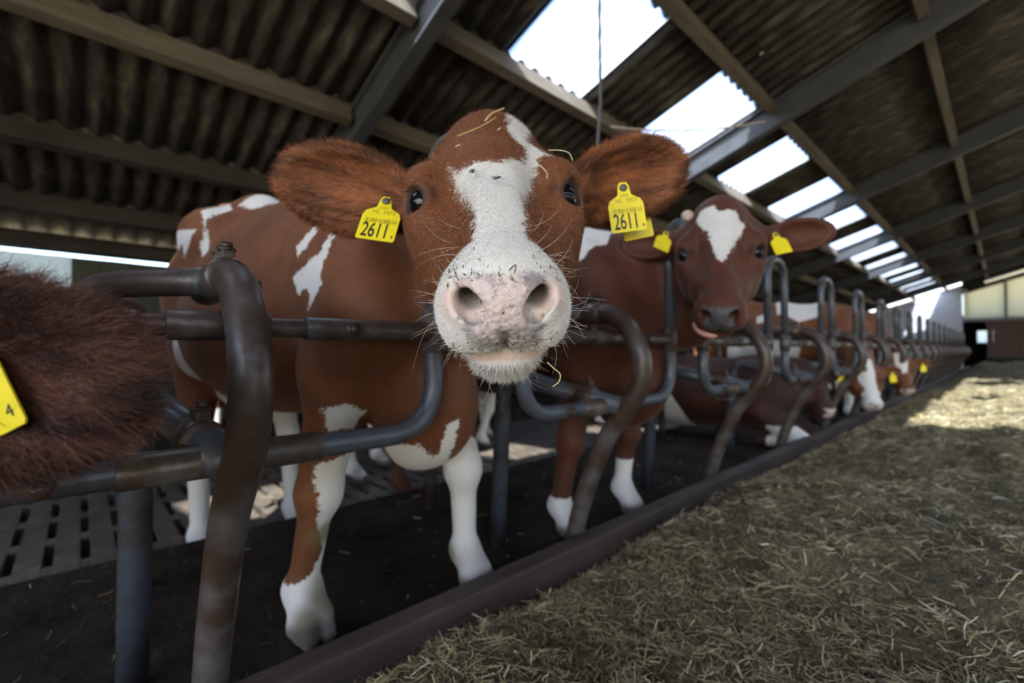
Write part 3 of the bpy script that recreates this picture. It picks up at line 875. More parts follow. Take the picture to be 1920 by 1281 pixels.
HW1 = head_marks([[(.187, -.065), (.215, -.053), (.224, -.034), (.232, -.014), (.236, .009), (.220, .026), (.209, .043), (.181, .054), (.154, .052), (.147, .040), (.120, .029), (.090, .030), (.04, .032), (.04, .075), (.116, .060), (.149, .083), (.150, .101), (.173, .072), (.201, .065), (.244, .052), (.301, .039), (.359, .033), (.418, .031), (.450, .034), (.463, .042), (.472, .060), (.50, .085), (.50, -.085), (.468, -.056), (.454, -.041), (.427, -.032), (.357, -.030), (.318, -.036), (.233, -.055)]], 0.468)
DIRT1 = [((-0.03, -0.20, 0.12), 0.09), ((0.04, 0.25, 0.10), 0.09), ((-0.02, -0.26, 0.07), 0.08), ((-0.055, -0.215, 0.30), 0.06), ((0.03, 0.24, 0.33), 0.06), ((0.02, 0.20, 0.12), 0.05)]
W2 = [('side', [(-.25, 1.5), (-.07, 1.34), (.01, 1.21), (.055, 1.185), (.09, 1.25), (.14, 1.30), (.3, 1.5)], right),
      ('side', [(-.3, .275), (.3, .275), (.3, -.1), (-.3, -.1)], lambda P, N: (P[:, 0] > -.3) & (P[:, 1] > 0)), ('side', [(-.3, .17), (.3, .17), (.3, -.1), (-.3, -.1)], lambda P, N: (P[:, 0] > -.3) & (P[:, 1] < 0))]
HW2 = head_marks([[(.097, -.076), (.062, -.064), (.065, -.024), (.099, -.002), (.087, .024), (.087, .049), (.119, .053), (.138, .074), (.171, .066), (.238, .040), (.313, .011), (.325, -.001), (.273, -.018), (.196, -.035), (.135, -.062)]])
W4 = [('side', [(-1.65, 1.6), (-1.30, 1.6), (-1.22, 1.36), (-1.32, 1.25), (-1.40, 1.10), (-1.7, 1.2)], right), ('side', [(-.72, 1.6), (-.22, 1.6), (-.20, 1.20), (-.38, 1.14), (-.50, 1.22), (-.62, 1.25)], right), ('side', [(-.85, 1.23), (-.74, 1.26), (-.72, 1.16), (-.83, 1.14)], right),
      ('side', [(-1.15, .98), (-.95, 1.04), (-.7, .92), (-.55, .98), (-.35, .86), (-.4, .66), (-.7, .72), (-.9, .60), (-1.2, .7)], right), ('side', [(-.3, .6), (.4, .6), (.4, -.1), (-.3, -.1)], fore), ('side', [(-2.2, .5), (-1, .5), (-1, -.5), (-2.2, -.5)], hind)]
HW4 = head_marks([[(.03, -.07), (.03, .06), (.20, .06), (.34, .045), (.47, .08), (.47, -.08), (.34, -.05), (.2, -.08)]], 0.40)
W5 = [('side', [(-.3, .3), (.4, .3), (.4, -.1), (-.3, -.1)], fore)]
HW5 = head_marks([[(.04, -.055), (.03, .05), (.18, .065), (.28, .03), (.30, -.02), (.18, -.06)]])
W6 = [('side', [(-2.2, .72), (-1.5, .86), (-1, .60), (-.3, .55), (.3, .70), (.4, -.5), (-2.2, -.5)], both)]
W7 = [('side', [(-1.75, .66), (-1.42, .66), (-1.36, .56), (-1.22, .60), (-1.10, .52), (-1.16, .40), (-1.28, .42), (-1.32, .34), (-1.18, .28), (-1.02, .30), (-.92, .18), (-.98, .0), (-1.8, 0)], both),
      ('side', [(-.86, .06), (-.84, .26), (-.76, .44), (-.71, .58), (-.66, .60), (-.66, .42), (-.58, .30), (-.52, .14), (-.5, .04)], right), ('side', [(.10, .20), (.5, .20), (.5, -.05), (.10, -.05)], both)]
# ------------------------------------------------------------------ the herd
def sstep(x, a, b):
    t = np.clip((x - a) / (b - a), 0, 1); return t * t * (3 - 2 * t)

class Cow:
    def __init__(s, loc, yaw, size=1.0):
        s.loc = np.array(loc, float); s.yaw = yaw; s.size = size; s.fl = Flesh()
        c, n = math.cos(yaw), math.sin(yaw); s.W = np.array([[c, -n, 0], [n, c, 0], [0, 0, 1]])
    def L(s, p): return s.W.T @ (np.array(p, float) - s.loc)          # world -> cow
    def head(s, o, aim_deg, pitch, roll=0, size=1.06):
        s.H = Head(s.L(o), math.radians(aim_deg) - s.yaw, pitch, roll, size); return s.H
    def grow(s, name, label, group, mat, axes, white=(), relax=2, head_white=None, feet=(), dirt=(), pale_nose=True):
        s.root = empty(name, tuple(s.loc), s.yaw)
        tag(s.root, label, 'cow', group or 'cows along the feed fence')
        V, F = skin(s.fl, *axes, relax=relax)
        s.V, s.F = V, F
        me = np_mesh('body', V, F)
        H = s.H; q = H.inv(V); s.q = q
        n = np.zeros(len(V) * 3, np.float32); me.vertices.foreach_get('normal', n); N = n.reshape(-1, 3); s.N = N
        W = np.full(len(V), -1.0)
        inhead = (q[:, 0] > -0.12) & (q[:, 0] < 0.6) & (np.abs(q[:, 1]) < 0.4) & (q[:, 2] > -0.32) & (q[:, 2] < 0.1)
        for kind, poly, cond in white:
            m = cond(V, N) & ~inhead if kind != 'head' else cond(q, N) & inhead
            uv = {'side': V[:, [0, 2]], 'front': V[:, [1, 2]], 'top': V[:, [0, 1]], 'head': q[:, [0, 1]]}[kind]
            idx = np.nonzero(m)[0]
            if len(idx): W[idx] = np.maximum(W[idx], poly_sd(uv[idx], poly))
        if head_white is not None:
            i = np.nonzero(inhead)[0]; W[i] = np.maximum(W[i], head_white(q[i]))
        set_attr(me, 'white', W); s.W_ = W
        z = np.zeros(len(V)); dark = z.copy(); tan = z.copy(); pink = z - 1; pale = z.copy(); dr = z.copy()
        nf = q @ np.array([0.6, 0, -0.8])
        PAD = [(-.050, .301), (-.03, .302), (.002, .302), (.025, .302), (.048, .303), (.044, .316), (.031, .323), (.025, .331), (.027, .340), (.038, .348), (.042, .358), (.038, .368), (.035, .380), (0, .384), (-.036, .380), (-.039, .370), (-.046, .356), (-.045, .349), (-.035, .343), (-.026, .332), (-.027, .324), (-.038, .319), (-.050, .310)]
        i = np.nonzero(inhead & (q[:, 0] > 0.44))[0]
        pink[i] = poly_sd(np.stack([q[i, 1], nf[i]], 1), PAD)
        for sd in (-1, 1):
            e = np.linalg.norm((q - np.array([EYE[0], EYE[1] * sd, EYE[2]])) / np.array([1.2, 1, 1]), axis=1)
            dark = np.maximum(dark, 0.90 * (1 - sstep(e, 0.026, 0.034)) * inhead)
            ns = np.linalg.norm((q - np.array([0.470, 0.034 * sd, -0.046])), axis=1)
            dark = np.maximum(dark, 0.62 * (1 - sstep(ns, 0.014, 0.031)) * inhead)
            nw = np.linalg.norm((q - np.array([0.488, 0.052 * sd, -0.050])) / np.array([1, 0.9, 1.3]), axis=1)
            pale = np.maximum(pale, 0.75 * (1 - sstep(nw, 0.010, 0.032)) * inhead)
        lip = np.abs(nf - 0.399)
        pale = np.maximum(pale, 0.8 * (1 - sstep(lip, 0.003, 0.009)) * inhead * (q[:, 0] > 0.44) * (1 - sstep(np.abs(q[:, 1]), 0.040, 0.052)))
        for sd in (-1, 1):
            pts_ = [(0.506, 0, -0.112), (0.494, 0.042 * sd, -0.113), (0.462, 0.066 * sd, -0.118), (0.41, 0.082 * sd, -0.118)]
            for p0, p1 in zip(pts_[:-1], pts_[1:]):
                p0 = np.array(p0); e1 = np.array(p1) - p0; tt = np.clip((q - p0) @ e1 / (e1 @ e1), 0, 1)
                dm = np.linalg.norm(q - p0 - tt[:, None] * e1, axis=1)
                dark = np.maximum(dark, 0.75 * (1 - sstep(dm, 0.004, 0.0085)) * inhead)
        if not pale_nose: pale *= 0
        s.pale = pale
        for e in getattr(s, 'ears', ()):
            x = (q - e['c']) @ e['R'] / np.array([e['L'], e['W'], 0.034])
            m = (np.abs(x[:, 0]) < 1.2) & (np.abs(x[:, 1]) < 1.2) & (np.abs(x[:, 2]) < 1.3) & (np.linalg.norm(q, axis=1) > 0.1)
            r = np.sqrt(((x[:, 0] + 0.15) / 0.62) ** 2 + (x[:, 1] / 0.42) ** 2)
            tan = np.maximum(tan, m * 0.85 * (1 - sstep(r, 0.3, 1.0)) * (x[:, 2] > -0.9))
        for f in feet:
            h = V[:, 2] - f[2]; near = np.linalg.norm(V[:, :2] - np.array(f[:2]), axis=1) < 0.14
            dark = np.maximum(dark, near * (0.72 * (1 - sstep(h, 0.050, 0.080))))
        for c, r in dirt:
            dd = np.linalg.norm(V - np.array(c), axis=1)
            dr = np.maximum(dr, 0.8 * (1 - sstep(dd, r * 0.3, r)))
        for nm, a in (('dark', dark), ('tan', tan), ('pink', pink), ('pale', pale), ('dirt', dr)): set_attr(me, nm, a)
        s.pink = pink; s.dark = dark
        s.body = link('body', me, mat, s.root)
        for sd in (-1, 1):
            bm = bmesh.new(); bmesh.ops.create_uvsphere(bm, u_segments=20, v_segments=14, radius=0.0225 * H.s)
            m2 = bpy.data.meshes.new('eye'); bm.to_mesh(m2); bm.free()
            m2.polygons.foreach_set('use_smooth', [True] * len(m2.polygons))
            o = link('eye', m2, M_EYE, s.root); o.location = H.pt((EYE[0], EYE[1] * sd, EYE[2]))
        return s.root

TAG_OUT = [(-0.029, -0.036), (0.029, -0.036), (0.031, -0.033), (0.031, 0.012), (0.027, 0.021), (0.012, 0.030), (0.0095, 0.047), (0.006, 0.053), (-0.006, 0.053), (-0.0095, 0.047), (-0.012, 0.030), (-0.027, 0.021), (-0.031, 0.012), (-0.031, -0.033)]
def ear_tag(cow, pos, right, up, size=1.0, lines=(), stud=True):
    """a yellow ear tag as a part of its cow: plate, stud, printed lines; pos is where the stud sits (cow frame)"""
    r = Vector(right).normalized(); u = Vector(up); u = (u - r * u.dot(r)).normalized(); n = r.cross(u)
    o3 = Vector(pos) - u * 0.043 * size
    M = Matrix([[r[i] * size, u[i] * size, n[i] * size, o3[i]] for i in range(3)] + [[0, 0, 0, 1]])
    k = len(TAG_OUT); V = [(x, y, -0.0008 + 0.004 * (y < 0) * (y / 0.036) ** 2 * 0) for x, y in TAG_OUT] + [(x, y, 0.0008) for x, y in TAG_OUT]
    F = [tuple(range(k - 1, -1, -1)), tuple(range(k, 2 * k))] + [(i, (i + 1) % k, k + (i + 1) % k, k + i) for i in range(k)]
    me = MB().add(V, F).mesh('ear_tag'); me.transform(M)
    t = link('ear_tag', me, M_TAG, cow.root); t['label'] = 'yellow plastic ear tag'
    if stud:
        s_ = MB().tube([(0, 0.043, 0.0005), (0, 0.043, 0.0035), (0, 0.043, 0.0045)], [0.0068, 0.0062, 0.003], 14)
        m2 = s_.mesh('tag_stud'); m2.transform(M); link('tag_stud', m2, M_STUD, t)
    for txt, x, y, h, sx, mat in lines:
        c = bpy.data.curves.new('tag_print', 'FONT'); c.body = txt; c.size = h; c.align_x = 'CENTER'; c.extrude = 0.0001
        c.offset = 0.0004 if h > 0.015 else 0.0
        c.materials.append(mat)
        tmp = bpy.data.objects.new('tag_print', c)
        me2 = bpy.data.meshes.new_from_object(tmp); bpy.data.objects.remove(tmp); me2.name = 'tag_print'
        ob = link('tag_print', me2, mat, t)
        ob.matrix_local = M @ Matrix.Translation((x, y, 0.0011)) @ Matrix.Diagonal((sx, 1, 1, 1))
    return t, M
def barcode(t, M):
    mb = MB(); x = -0.025; r2 = random.Random(3)
    while x < 0.025:
        w = r2.choice((0.0006, 0.001, 0.0016))
        mb.box((x, -0.002, 0.0009), (x + w, 0.006, 0.0011)); x += w + r2.choice((0.0007, 0.0012, 0.0018))
    m = mb.mesh('tag_barcode'); m.transform(M); link('tag_barcode', m, M_INK_PALE, t)

def place_head(cow, at, local, aim, pitch, roll=0, size=1.06):
    h = Head((0, 0, 0), math.radians(aim) - cow.yaw, pitch, roll, size)
    o = cow.L(at) - h.R @ (np.array(local) * size)
    cow.H = Head(o, math.radians(aim) - cow.yaw, pitch, roll, size); return cow.H
# ---- the cow in the middle: head turned to the camera between the tubes of the fence
c1 = Cow((-1.29, 0.72, 0), math.radians(6), 1.0)
H = place_head(c1, (-0.3936, 0.3569, 0.8446), (0.505, 0, -0.06), -37.2, 45, 4.6, 1.06)
f1 = [c1.L(p) for p in ((-1.242, 0.976, 0), (-1.350, 0.475, 0), (-2.62, 0.86, -0.18), (-2.50, 0.42, -0.18))]
body_stand(c1.fl, f1, 1.02, (-0.06, -0.05, 0.04, 0.06))
eL = dict(lift=0.30, fwd=-0.12, face=-0.25, side=0.15, len=0.128, wid=0.076); eR = dict(eL, len=0.140, wid=0.080)
head_flesh(c1.fl, H, eL, eR, True)
c1.ears = (eL, eR)
neck(c1.fl, H, ((-0.05, 0, 1.10), 0.17), ((0.06, 0, 0.90), 0.17), mids=((c1.L((-0.97, 0.790, 1.09)), 0.128), (c1.L((-0.97, 0.790, 0.94)), 0.112)))
HX = sorted([H.pt((0, 0, 0))[0], H.pt((0.54, 0, -0.1))[0]])
ax1 = (axis(-2.0, HX[1] + 0.06, 0.014, (HX[0] - 0.10, HX[1] + 0.05), FINE),
       axis(-0.66, 0.55, 0.014, (H.pt((0.06, -0.34, -0.1))[1], H.pt((0.06, 0.34, -0.1))[1]), FINE * 1.1),
       axis(-0.26, 1.62, 0.013, (0.66, 1.36), FINE))
c1.grow('cow', 'red and white cow facing the camera, tag 2611, white blaze and pink nose', None, M_HIDE, ax1, W1, 2, HW1, f1, DIRT1)

# ---- the second cow along the fence: heart-shaped mark, grey nose, tongue at its lip
def head_axes(cow, hf, h, pad=0.0):
    H = cow.H; pts = np.array([H.pt(p) for p in ((0, 0, 0), (0.54, 0, -0.1), (0.1, 0.33, -0.1), (0.1, -0.33, -0.1), (0.4, 0, -0.24), (0, 0, -0.2))])
    lo = pts.min(0) - 0.06; hi = pts.max(0) + 0.06
    return (axis(-2.0, max(hi[0], 0.45), h, (lo[0], hi[0]), hf), axis(min(-0.56, lo[1]), max(0.56, hi[1]), h, (lo[1], hi[1]), hf), axis(-0.26, max(1.62, hi[2]), h, (lo[2], hi[2]), hf))
c2 = Cow((-1.29, 1.80, 0), math.radians(2), 1.0)
H2 = place_head(c2, (-0.707, 1.700, 1.175), (0.21, 0, -0.06), -68, 57, -3.0, 1.10)
f2 = [c2.L(p) for p in ((-1.275, 1.975, 0), (-1.310, 1.545, 0), (-2.60, 1.95, -0.18), (-2.70, 1.55, -0.18))]
body_stand(c2.fl, f2, 1.02, (0.0, 0.0, 0.05, 0.06))
e2 = dict(lift=0.10, fwd=-0.1, face=-0.2, side=0.0, len=0.112, wid=0.058)
head_flesh(c2.fl, H2, dict(e2), dict(e2), True)
c2.ears = ()
neck(c2.fl, H2, ((-0.05, 0, 1.12), 0.18), ((0.06, 0, 0.90), 0.17), mids=((c2.L((-0.96, 1.962, 1.13)), 0.122), (c2.L((-0.96, 1.962, 0.95)), 0.110)))
c2.grow('cow', 'dark red cow with a heart-shaped white forehead mark and grey nose licking its lip', None, M_HIDE_DARK2, head_axes(c2, 0.0065, 0.016), W2, 2, HW2, f2, [], False)

# ---- the cow beside the camera: only its dark hairy ear with a tag reaches into the picture
c0 = Cow((-1.40, -0.85, 0), math.radians(14), 1.0)
H0 = place_head(c0, (-0.606, -0.205, 0.806), (0.094, 0.116, -0.122), -32, 40, 0, 1.06)
f0 = [c0.L(p) for p in ((-1.40, -0.65, 0), (-1.38, -1.05, 0), (-2.66, -0.95, -0.18), (-2.60, -1.35, -0.18))]
body_stand(c0.fl, f0, 1.0, (-0.12, -0.1, 0, 0))
e0 = dict(lift=-0.02, fwd=-0.05, face=-0.05, side=0.1, len=0.125, wid=0.074)
head_flesh(c0.fl, H0, e0, dict(e0), False)
c0.ears = (e0,)
neck(c0.fl, H0, ((-0.05, 0, 1.05), 0.17), ((0.10, 0, 0.86), 0.16), (0, -0.05, 0))
c0.grow('cow', 'dark brown cow beside the camera, only its hairy ear and yellow tag in view', None, M_EAR_DARK, head_axes(c0, 0.0065, 0.018), [], 2, None, f0, [])

# ---- cows further along: one eating at the fence, one behind it, one lying down, one in the slatted alley
def standing(loc, yaw, head_at, aim, pitch, label, white, hw, mat, feet, res=0.018, hres=0.010, group=None, s=1.0):
    c = Cow(loc, math.radians(yaw), s)
    h = place_head(c, head_at, (0.21, 0, -0.06), aim, pitch)
    f = [c.L(p) for p in feet]
    body_stand(c.fl, f, s, (0.0, 0.0, 0.02, 0.03))
    head_flesh(c.fl, h, dict(lift=0.05, len=0.11, wid=0.058), dict(lift=0.05, len=0.11, wid=0.058), False)
    neck(c.fl, h, ((-0.05, 0, 1.10), 0.18), ((0.10, 0, 0.88), 0.17))
    c.grow('cow', label, group, mat, head_axes(c, hres, res), white, 2, hw, f, [])
    return c
c4 = standing((-1.32, 6.56, 0), 4, (-0.95, 5.75, 0.52), -58, 60, 'red and white cow with white patches on its back, head lowered to the hay', W4, HW4, M_HIDE, ((-1.25, 6.76, 0), (-1.18, 6.36, 0), (-2.6, 6.7, -0.18), (-2.7, 6.36, -0.18)))
c5 = standing((-1.32, 7.76, 0), 4, (-0.86, 7.20, 0.58), -60, 60, 'brown cow with a white forehead eating hay, farther along than the white-backed cow', W5, HW5, M_HIDE, ((-1.25, 7.96, 0), (-1.2, 7.56, 0), (-2.6, 7.9, -0.18), (-2.7, 7.56, -0.18)))
c6 = standing((-3.74, 3.12, -0.18), 103, (-3.97, 4.05, 1.0), 120, 40, 'cow with white legs standing crosswise in the slatted alley behind the others', W6, None, M_HIDE, ((-3.94, 3.30, -0.18), (-3.60, 2.97, -0.18), (-3.60, 1.86, -0.18), (-3.27, 1.50, -0.18)))
# the lying cow: same trunk let down to the floor, legs folded under it
c7 = Cow((-1.47, 4.36, 0), math.radians(6), 1.0)
H7 = place_head(c7, (-1.15, 4.62, 0.52), (0.21, 0, -0.06), -40, 50)
F7 = c7.fl
F7.el((-0.62, 0, 0.40), (0.68, 0.38, 0.31), 0.12); F7.el((-0.02, 0, 0.42), (0.30, 0.26, 0.32), 0.12)
F7.chain([((0.02, 0, 0.62), 0.10), ((-0.6, 0, 0.64), 0.08), ((-1.1, 0, 0.64), 0.09), ((-1.45, 0, 0.58), 0.08)], 0.12)
F7.el((-1.22, 0, 0.38), (0.34, 0.34, 0.30), 0.10)
for sd in (-1, 1):
    F7.el((-1.12, 0.30 * sd, 0.34), (0.26, 0.15, 0.24), 0.08)
    F7.rc((-0.92, 0.40 * sd, 0.16), (-1.35, 0.42 * sd, 0.10), 0.09, 0.05, 0.06); F7.rc((-1.35, 0.42 * sd, 0.09), (-0.98, 0.46 * sd, 0.06), 0.05, 0.045, 0.04)
    F7.el((-0.02, 0.2 * sd, 0.44), (0.20, 0.09, 0.25), 0.08)
    F7.rc((0.05, 0.22 * sd, 0.28), (0.34, 0.22 * sd, 0.10), 0.10, 0.062, 0.06); F7.rc((0.34, 0.22 * sd, 0.09), (0.04, 0.24 * sd, 0.055), 0.055, 0.045, 0.04)
head_flesh(F7, H7, dict(lift=0.05, len=0.11, wid=0.058), dict(lift=0.05, len=0.11, wid=0.058), False)
neck(F7, H7, ((-0.0, 0, 0.55), 0.17), ((0.12, 0, 0.40), 0.16))
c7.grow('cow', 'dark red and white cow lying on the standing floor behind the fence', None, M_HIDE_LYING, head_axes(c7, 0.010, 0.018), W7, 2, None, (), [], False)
# ------------------------------------------------------------------ hair, whiskers, tags and what clings to the cows
def brown_cols(k, a, b):
    u = rng.random((k, 1)); g = rng.uniform(0.6, 1.35, (k, 1))
    return (np.array(a) * (1 - u) + np.array(b) * u) * g
def fur_head(cow, n_face, n_ear, col_a, col_b, face_len=(0.003, 0.0062), ear_len=(0.014, 0.030), rad=0.00022):
    V, F, H, q, N = cow.V, cow.F, cow.H, cow.q, cow.N
    fc = F[:, 0]; qa = q[fc]
    earm = np.zeros(len(F), bool)
    for e in cow.ears:
        x = (qa - e['c']) @ e['R'] / np.array([e['L'], e['W'], 0.05])
        earm |= (np.abs(x[:, 0]) < 1.15) & (np.abs(x[:, 1]) < 1.2) & (np.abs(x[:, 2]) < 1.4)
    ns = N[fc] @ (cow.L((0, 0, CAM_H)) - H.pt((0.25, 0, 0)))        # the side one can see from the feed alley
    headm = (qa[:, 0] > -0.02) & (qa[:, 0] < 0.53) & (np.abs(qa[:, 1]) < 0.16) & (qa[:, 2] > -0.27) & ~earm & (cow.pink[fc] < -0.004) & (cow.dark[fc] < 0.25) & (cow.pale[fc] < 0.3) & (ns > -0.12)
    if n_face:
        P, Nn, vi = sample_faces(V, F, np.nonzero(headm)[0], n_face)
        qq = H.inv(P); W = cow.W_[vi]
        rad_v = qq - np.array([0.235, 0, -0.02]); rad_v[:, 1] *= 1.4; rad_v[:, 2] *= 0.3
        mz = np.clip((qq[:, 0] - 0.42) / 0.05, 0, 1)[:, None]
        rad_v = rad_v * (1 - mz) + mz * np.stack([-0.01 * np.ones(len(qq)), qq[:, 1] * 1.2, qq[:, 2] + 0.075], 1)
        d = rad_v @ H.R.T; d -= Nn * (d * Nn).sum(1)[:, None]; d /= np.linalg.norm(d, axis=1)[:, None] + 1e-9
        d = d + Nn * rng.uniform(0.08, 0.35, (len(P), 1)) + rng.normal(0, 0.18, d.shape); d /= np.linalg.norm(d, axis=1)[:, None]
        L = rng.uniform(*face_len, len(P)) * (1 + 0.6 * (qq[:, 0] < 0.10)) * (1 + 1.3 * ((qq[:, 2] < -0.11) & (qq[:, 0] > 0.38)))
        w = (W + rng.normal(0, 0.004, len(P)) > 0.0)
        c = np.where(w[:, None], np.array([0.78, 0.75, 0.70]) * rng.uniform(0.75, 1.1, (len(P), 1)), brown_cols(len(P), col_a, col_b))
        strands('fur', P, d, L, rad, np.minimum(c, 1), cow.root, n=4, curl=0.2)
    if n_ear:
        for e in cow.ears:
            x = (qa - e['c']) @ e['R'] / np.array([e['L'], e['W'], 0.05])
            m = (np.abs(x[:, 0]) < 1.15) & (np.abs(x[:, 1]) < 1.2) & (np.abs(x[:, 2]) < 1.4) & (cow.dark[fc] < 0.2)
            P, Nn, vi = sample_faces(V, F, np.nonzero(m)[0], n_ear)
            x = (H.inv(P) - e['c']) @ e['R'] / np.array([e['L'], e['W'], 0.05])
            ax, wd = H.R @ e['R'][:, 0], H.R @ e['R'][:, 1]
            d = ax[None] * (0.75 + 0.5 * x[:, :1]) + wd[None] * x[:, 1:2] * 0.9
            d -= Nn * (d * Nn).sum(1)[:, None] * 0.8; d /= np.linalg.norm(d, axis=1)[:, None] + 1e-9
            d = d + Nn * rng.uniform(0.02, 0.30, (len(P), 1)) + rng.normal(0, 0.13, d.shape); d /= np.linalg.norm(d, axis=1)[:, None]
            L = rng.uniform(*ear_len, len(P))
            c = brown_cols(len(P), col_a, col_b)
            r = np.sqrt(((x[:, 0] + 0.15) / 0.7) ** 2 + (x[:, 1] / 0.4) ** 2)
            strk = vnoise(x[:, 0] * 2.2 + 9 + 0.5 * x[:, 1], x[:, 1] * 9.0 + 20, 1.0, 77)[:, None]
            c = c * (0.45 + 1.25 * np.clip((strk - 0.25) / 0.5, 0, 1))
            inner = np.clip(1 - r, 0, 1)[:, None] * rng.random((len(P), 1))  # hair turns paler and tan towards the middle of the ear
            c = c * (1 - inner) + inner * np.array(col_b) * 1.8
            strands('ear_hair', P, d, L, rad * 1.3, np.minimum(c, 1), cow.root, n=5, curl=0.25, droop=0.04)
fur_head(c1, 90000, 15000, (0.105, 0.034, 0.013), (0.30, 0.110, 0.040), ear_len=(0.010, 0.022))
fur_head(c0, 0, 30000, (0.035, 0.013, 0.011), (0.13, 0.055, 0.034), ear_len=(0.012, 0.030), rad=0.00020)

# long whiskers on the lips and the chin
Vq = c1.q; sel = np.nonzero((Vq[:, 0] > 0.40) & (Vq[:, 2] < -0.03) & (Vq[:, 2] > -0.24) & ((np.abs(Vq[:, 1]) > 0.052) | (Vq[:, 2] < -0.175)) & (np.abs(Vq[:, 1]) < 0.12) & (c1.pink < -0.006))[0]
vi = rng.choice(sel, 150)
P = c1.V[vi]; Nn = c1.N[vi]
d = Nn + rng.normal(0, 0.35, Nn.shape) + np.array([0, 0, -0.15]); d /= np.linalg.norm(d, axis=1)[:, None]
strands('whiskers', P, d, rng.uniform(0.010, 0.040, len(P)), 0.00019, np.tile([0.72, 0.64, 0.54], (len(P), 1)) * rng.uniform(0.5, 1.1, (len(P), 1)), c1.root, n=6, curl=0.5, tip=0.3, label='long pale whiskers')
sel = np.nonzero((Vq[:, 0] > 0.36) & (Vq[:, 0] < 0.50) & (np.abs(Vq[:, 1]) > 0.03) & (np.abs(Vq[:, 1]) < 0.08) & (Vq[:, 2] > -0.06) & (c1.pink < -0.02))[0]
vi = rng.choice(sel, 16); P = c1.V[vi]; Nn = c1.N[vi]
d = Nn * 0.6 + rng.normal(0, 0.25, Nn.shape) + (np.sign(Vq[vi, 1])[:, None] * c1.H.R[:, 1][None]) * 0.9; d /= np.linalg.norm(d, axis=1)[:, None]
strands('whiskers', P, d, rng.uniform(0.02, 0.055, len(P)), 0.00018, np.tile([0.75, 0.66, 0.55], (len(P), 1)), c1.root, n=7, curl=0.5, tip=0.3)
# eyelashes
for sd in (-1, 1):
    k = 46; t = rng.random(k)
    a = np.array([0.205, 0.088 * sd, -0.032]); b = np.array([0.222, 0.128 * sd, -0.048]); mid = np.array([0.206, 0.112 * sd, -0.028])
    qq = ((1 - t) ** 2)[:, None] * a + (2 * t * (1 - t))[:, None] * mid + (t ** 2)[:, None] * b
    P = np.array([c1.H.pt(x) for x in qq]); dd = np.array([0.75, 0.35 * sd, 0.45]) + rng.normal(0, 0.15, (k, 3)); dd = dd @ c1.H.R.T; dd /= np.linalg.norm(dd, axis=1)[:, None]
    strands('eyelashes', P, dd, rng.uniform(0.010, 0.019, k), 0.00028, np.tile([0.03, 0.015, 0.01], (k, 1)), c1.root, n=5, curl=0.3)

# ear tags
RT = np.array((0.683, 0.730, 0.0)); UP = np.array((0, 0, 1.0)); TOCAM = np.array((0.730, -0.683, 0.0))
def tagv(cow, ang, tilt=0.0):
    a = math.radians(ang); t = math.radians(tilt)
    r = RT * math.cos(a) + UP * math.sin(a); u = UP * math.cos(a) - RT * math.sin(a)
    u = u * math.cos(t) - TOCAM * math.sin(t)
    return cow.W.T @ r, cow.W.T @ u
def print_lines(num, small='4'):
    return [(num, -0.003, -0.0305, 0.040, 0.56, M_INK), (small, 0.0255, -0.0305, 0.011, 0.8, M_INK), ('NL  5973', 0.002, 0.0165, 0.0105, 0.95, M_INK_PALE), ('LNV', 0.0, 0.0265, 0.0085, 0.95, M_INK_PALE)]
r, u = tagv(c1, -8, 24)
t_, M_ = ear_tag(c1, H.pt((0.079, -0.209, -0.135)) + c1.W.T @ (TOCAM * 0.042 + RT * 0.027 - UP * 0.010), r, u, 1.12, print_lines('2611')); barcode(t_, M_)
r, u = tagv(c1, 7, 4)
t_, M_ = ear_tag(c1, H.pt((0.062, 0.256, -0.132)) + c1.W.T @ (TOCAM * 0.030 - RT * 0.011 - UP * 0.011), r, u, 1.12, print_lines('2611')); barcode(t_, M_)
r, u = tagv(c1, 12, 0)
ear_tag(c1, H.pt((0.074, 0.272, -0.150)) - c1.W.T @ TOCAM * 0.014, r, u, 1.0, (), False)
for sd, ang, tl in ((-1, -24, 20), (1, 12, 20)):
    r, u = tagv(c2, ang, tl)
    q_ = (0.118, -0.185, -0.070) if sd < 0 else (0.105, 0.160, -0.120)
    ear_tag(c2, H2.pt(q_) + c2.W.T @ TOCAM * 0.035, r, u, 1.0, [('7431', 0, -0.028, 0.030, 0.6, M_INK_PALE)] if False else ())
r, u = tagv(c0, 27, 0)
corner = np.array((-0.4955, -0.0285, 0.7560))
pos = c0.L(corner) - np.array(r) * 0.030 * 1.05 + np.array(u) * (0.036 + 0.043) * 1.05
ear_tag(c0, pos, r, u, 1.05, [('1', 0.0095, -0.0270, 0.040, 0.6, M_INK), ('4', 0.0235, -0.0275, 0.013, 0.9, M_INK)])
for c_, hh in ((c4, c4.H), (c5, c5.H)):
    for sd in (-1, 1):
        r, u = tagv(c_, 8 * sd)
        ear_tag(c_, hh.pt((0.13, 0.21 * sd, -0.10)) + c_.W.T @ TOCAM * 0.05, r, u, 1.1, (), False)
# tongue and horn bud of the second cow
MB().tube(catmull([H2.pt(p) for p in ((0.485, -0.070, -0.088), (0.498, -0.062, -0.110), (0.500, -0.042, -0.132), (0.498, -0.014, -0.143), (0.480, 0.010, -0.138))], 5), [0.004] + [0.0095] * 19 + [0.006], 12).build('tongue', M_TONGUE, c2.root)['label'] = 'pink tongue licking the upper lip'
b_ = Flesh().el(H2.pt((0.055, -0.105, -0.040)), (0.026, 0.024, 0.018), 0.01, 1, H2.R)
V_, F_ = skin(b_, *(np.arange(H2.pt((0.055, -0.105, -0.040))[i] - 0.05, H2.pt((0.055, -0.105, -0.040))[i] + 0.05, 0.006) for i in range(3)), relax=1)
link('horn_bud', np_mesh('horn_bud', V_, F_), M_HORNBUD, c2.root)['label'] = 'pale horn bud'
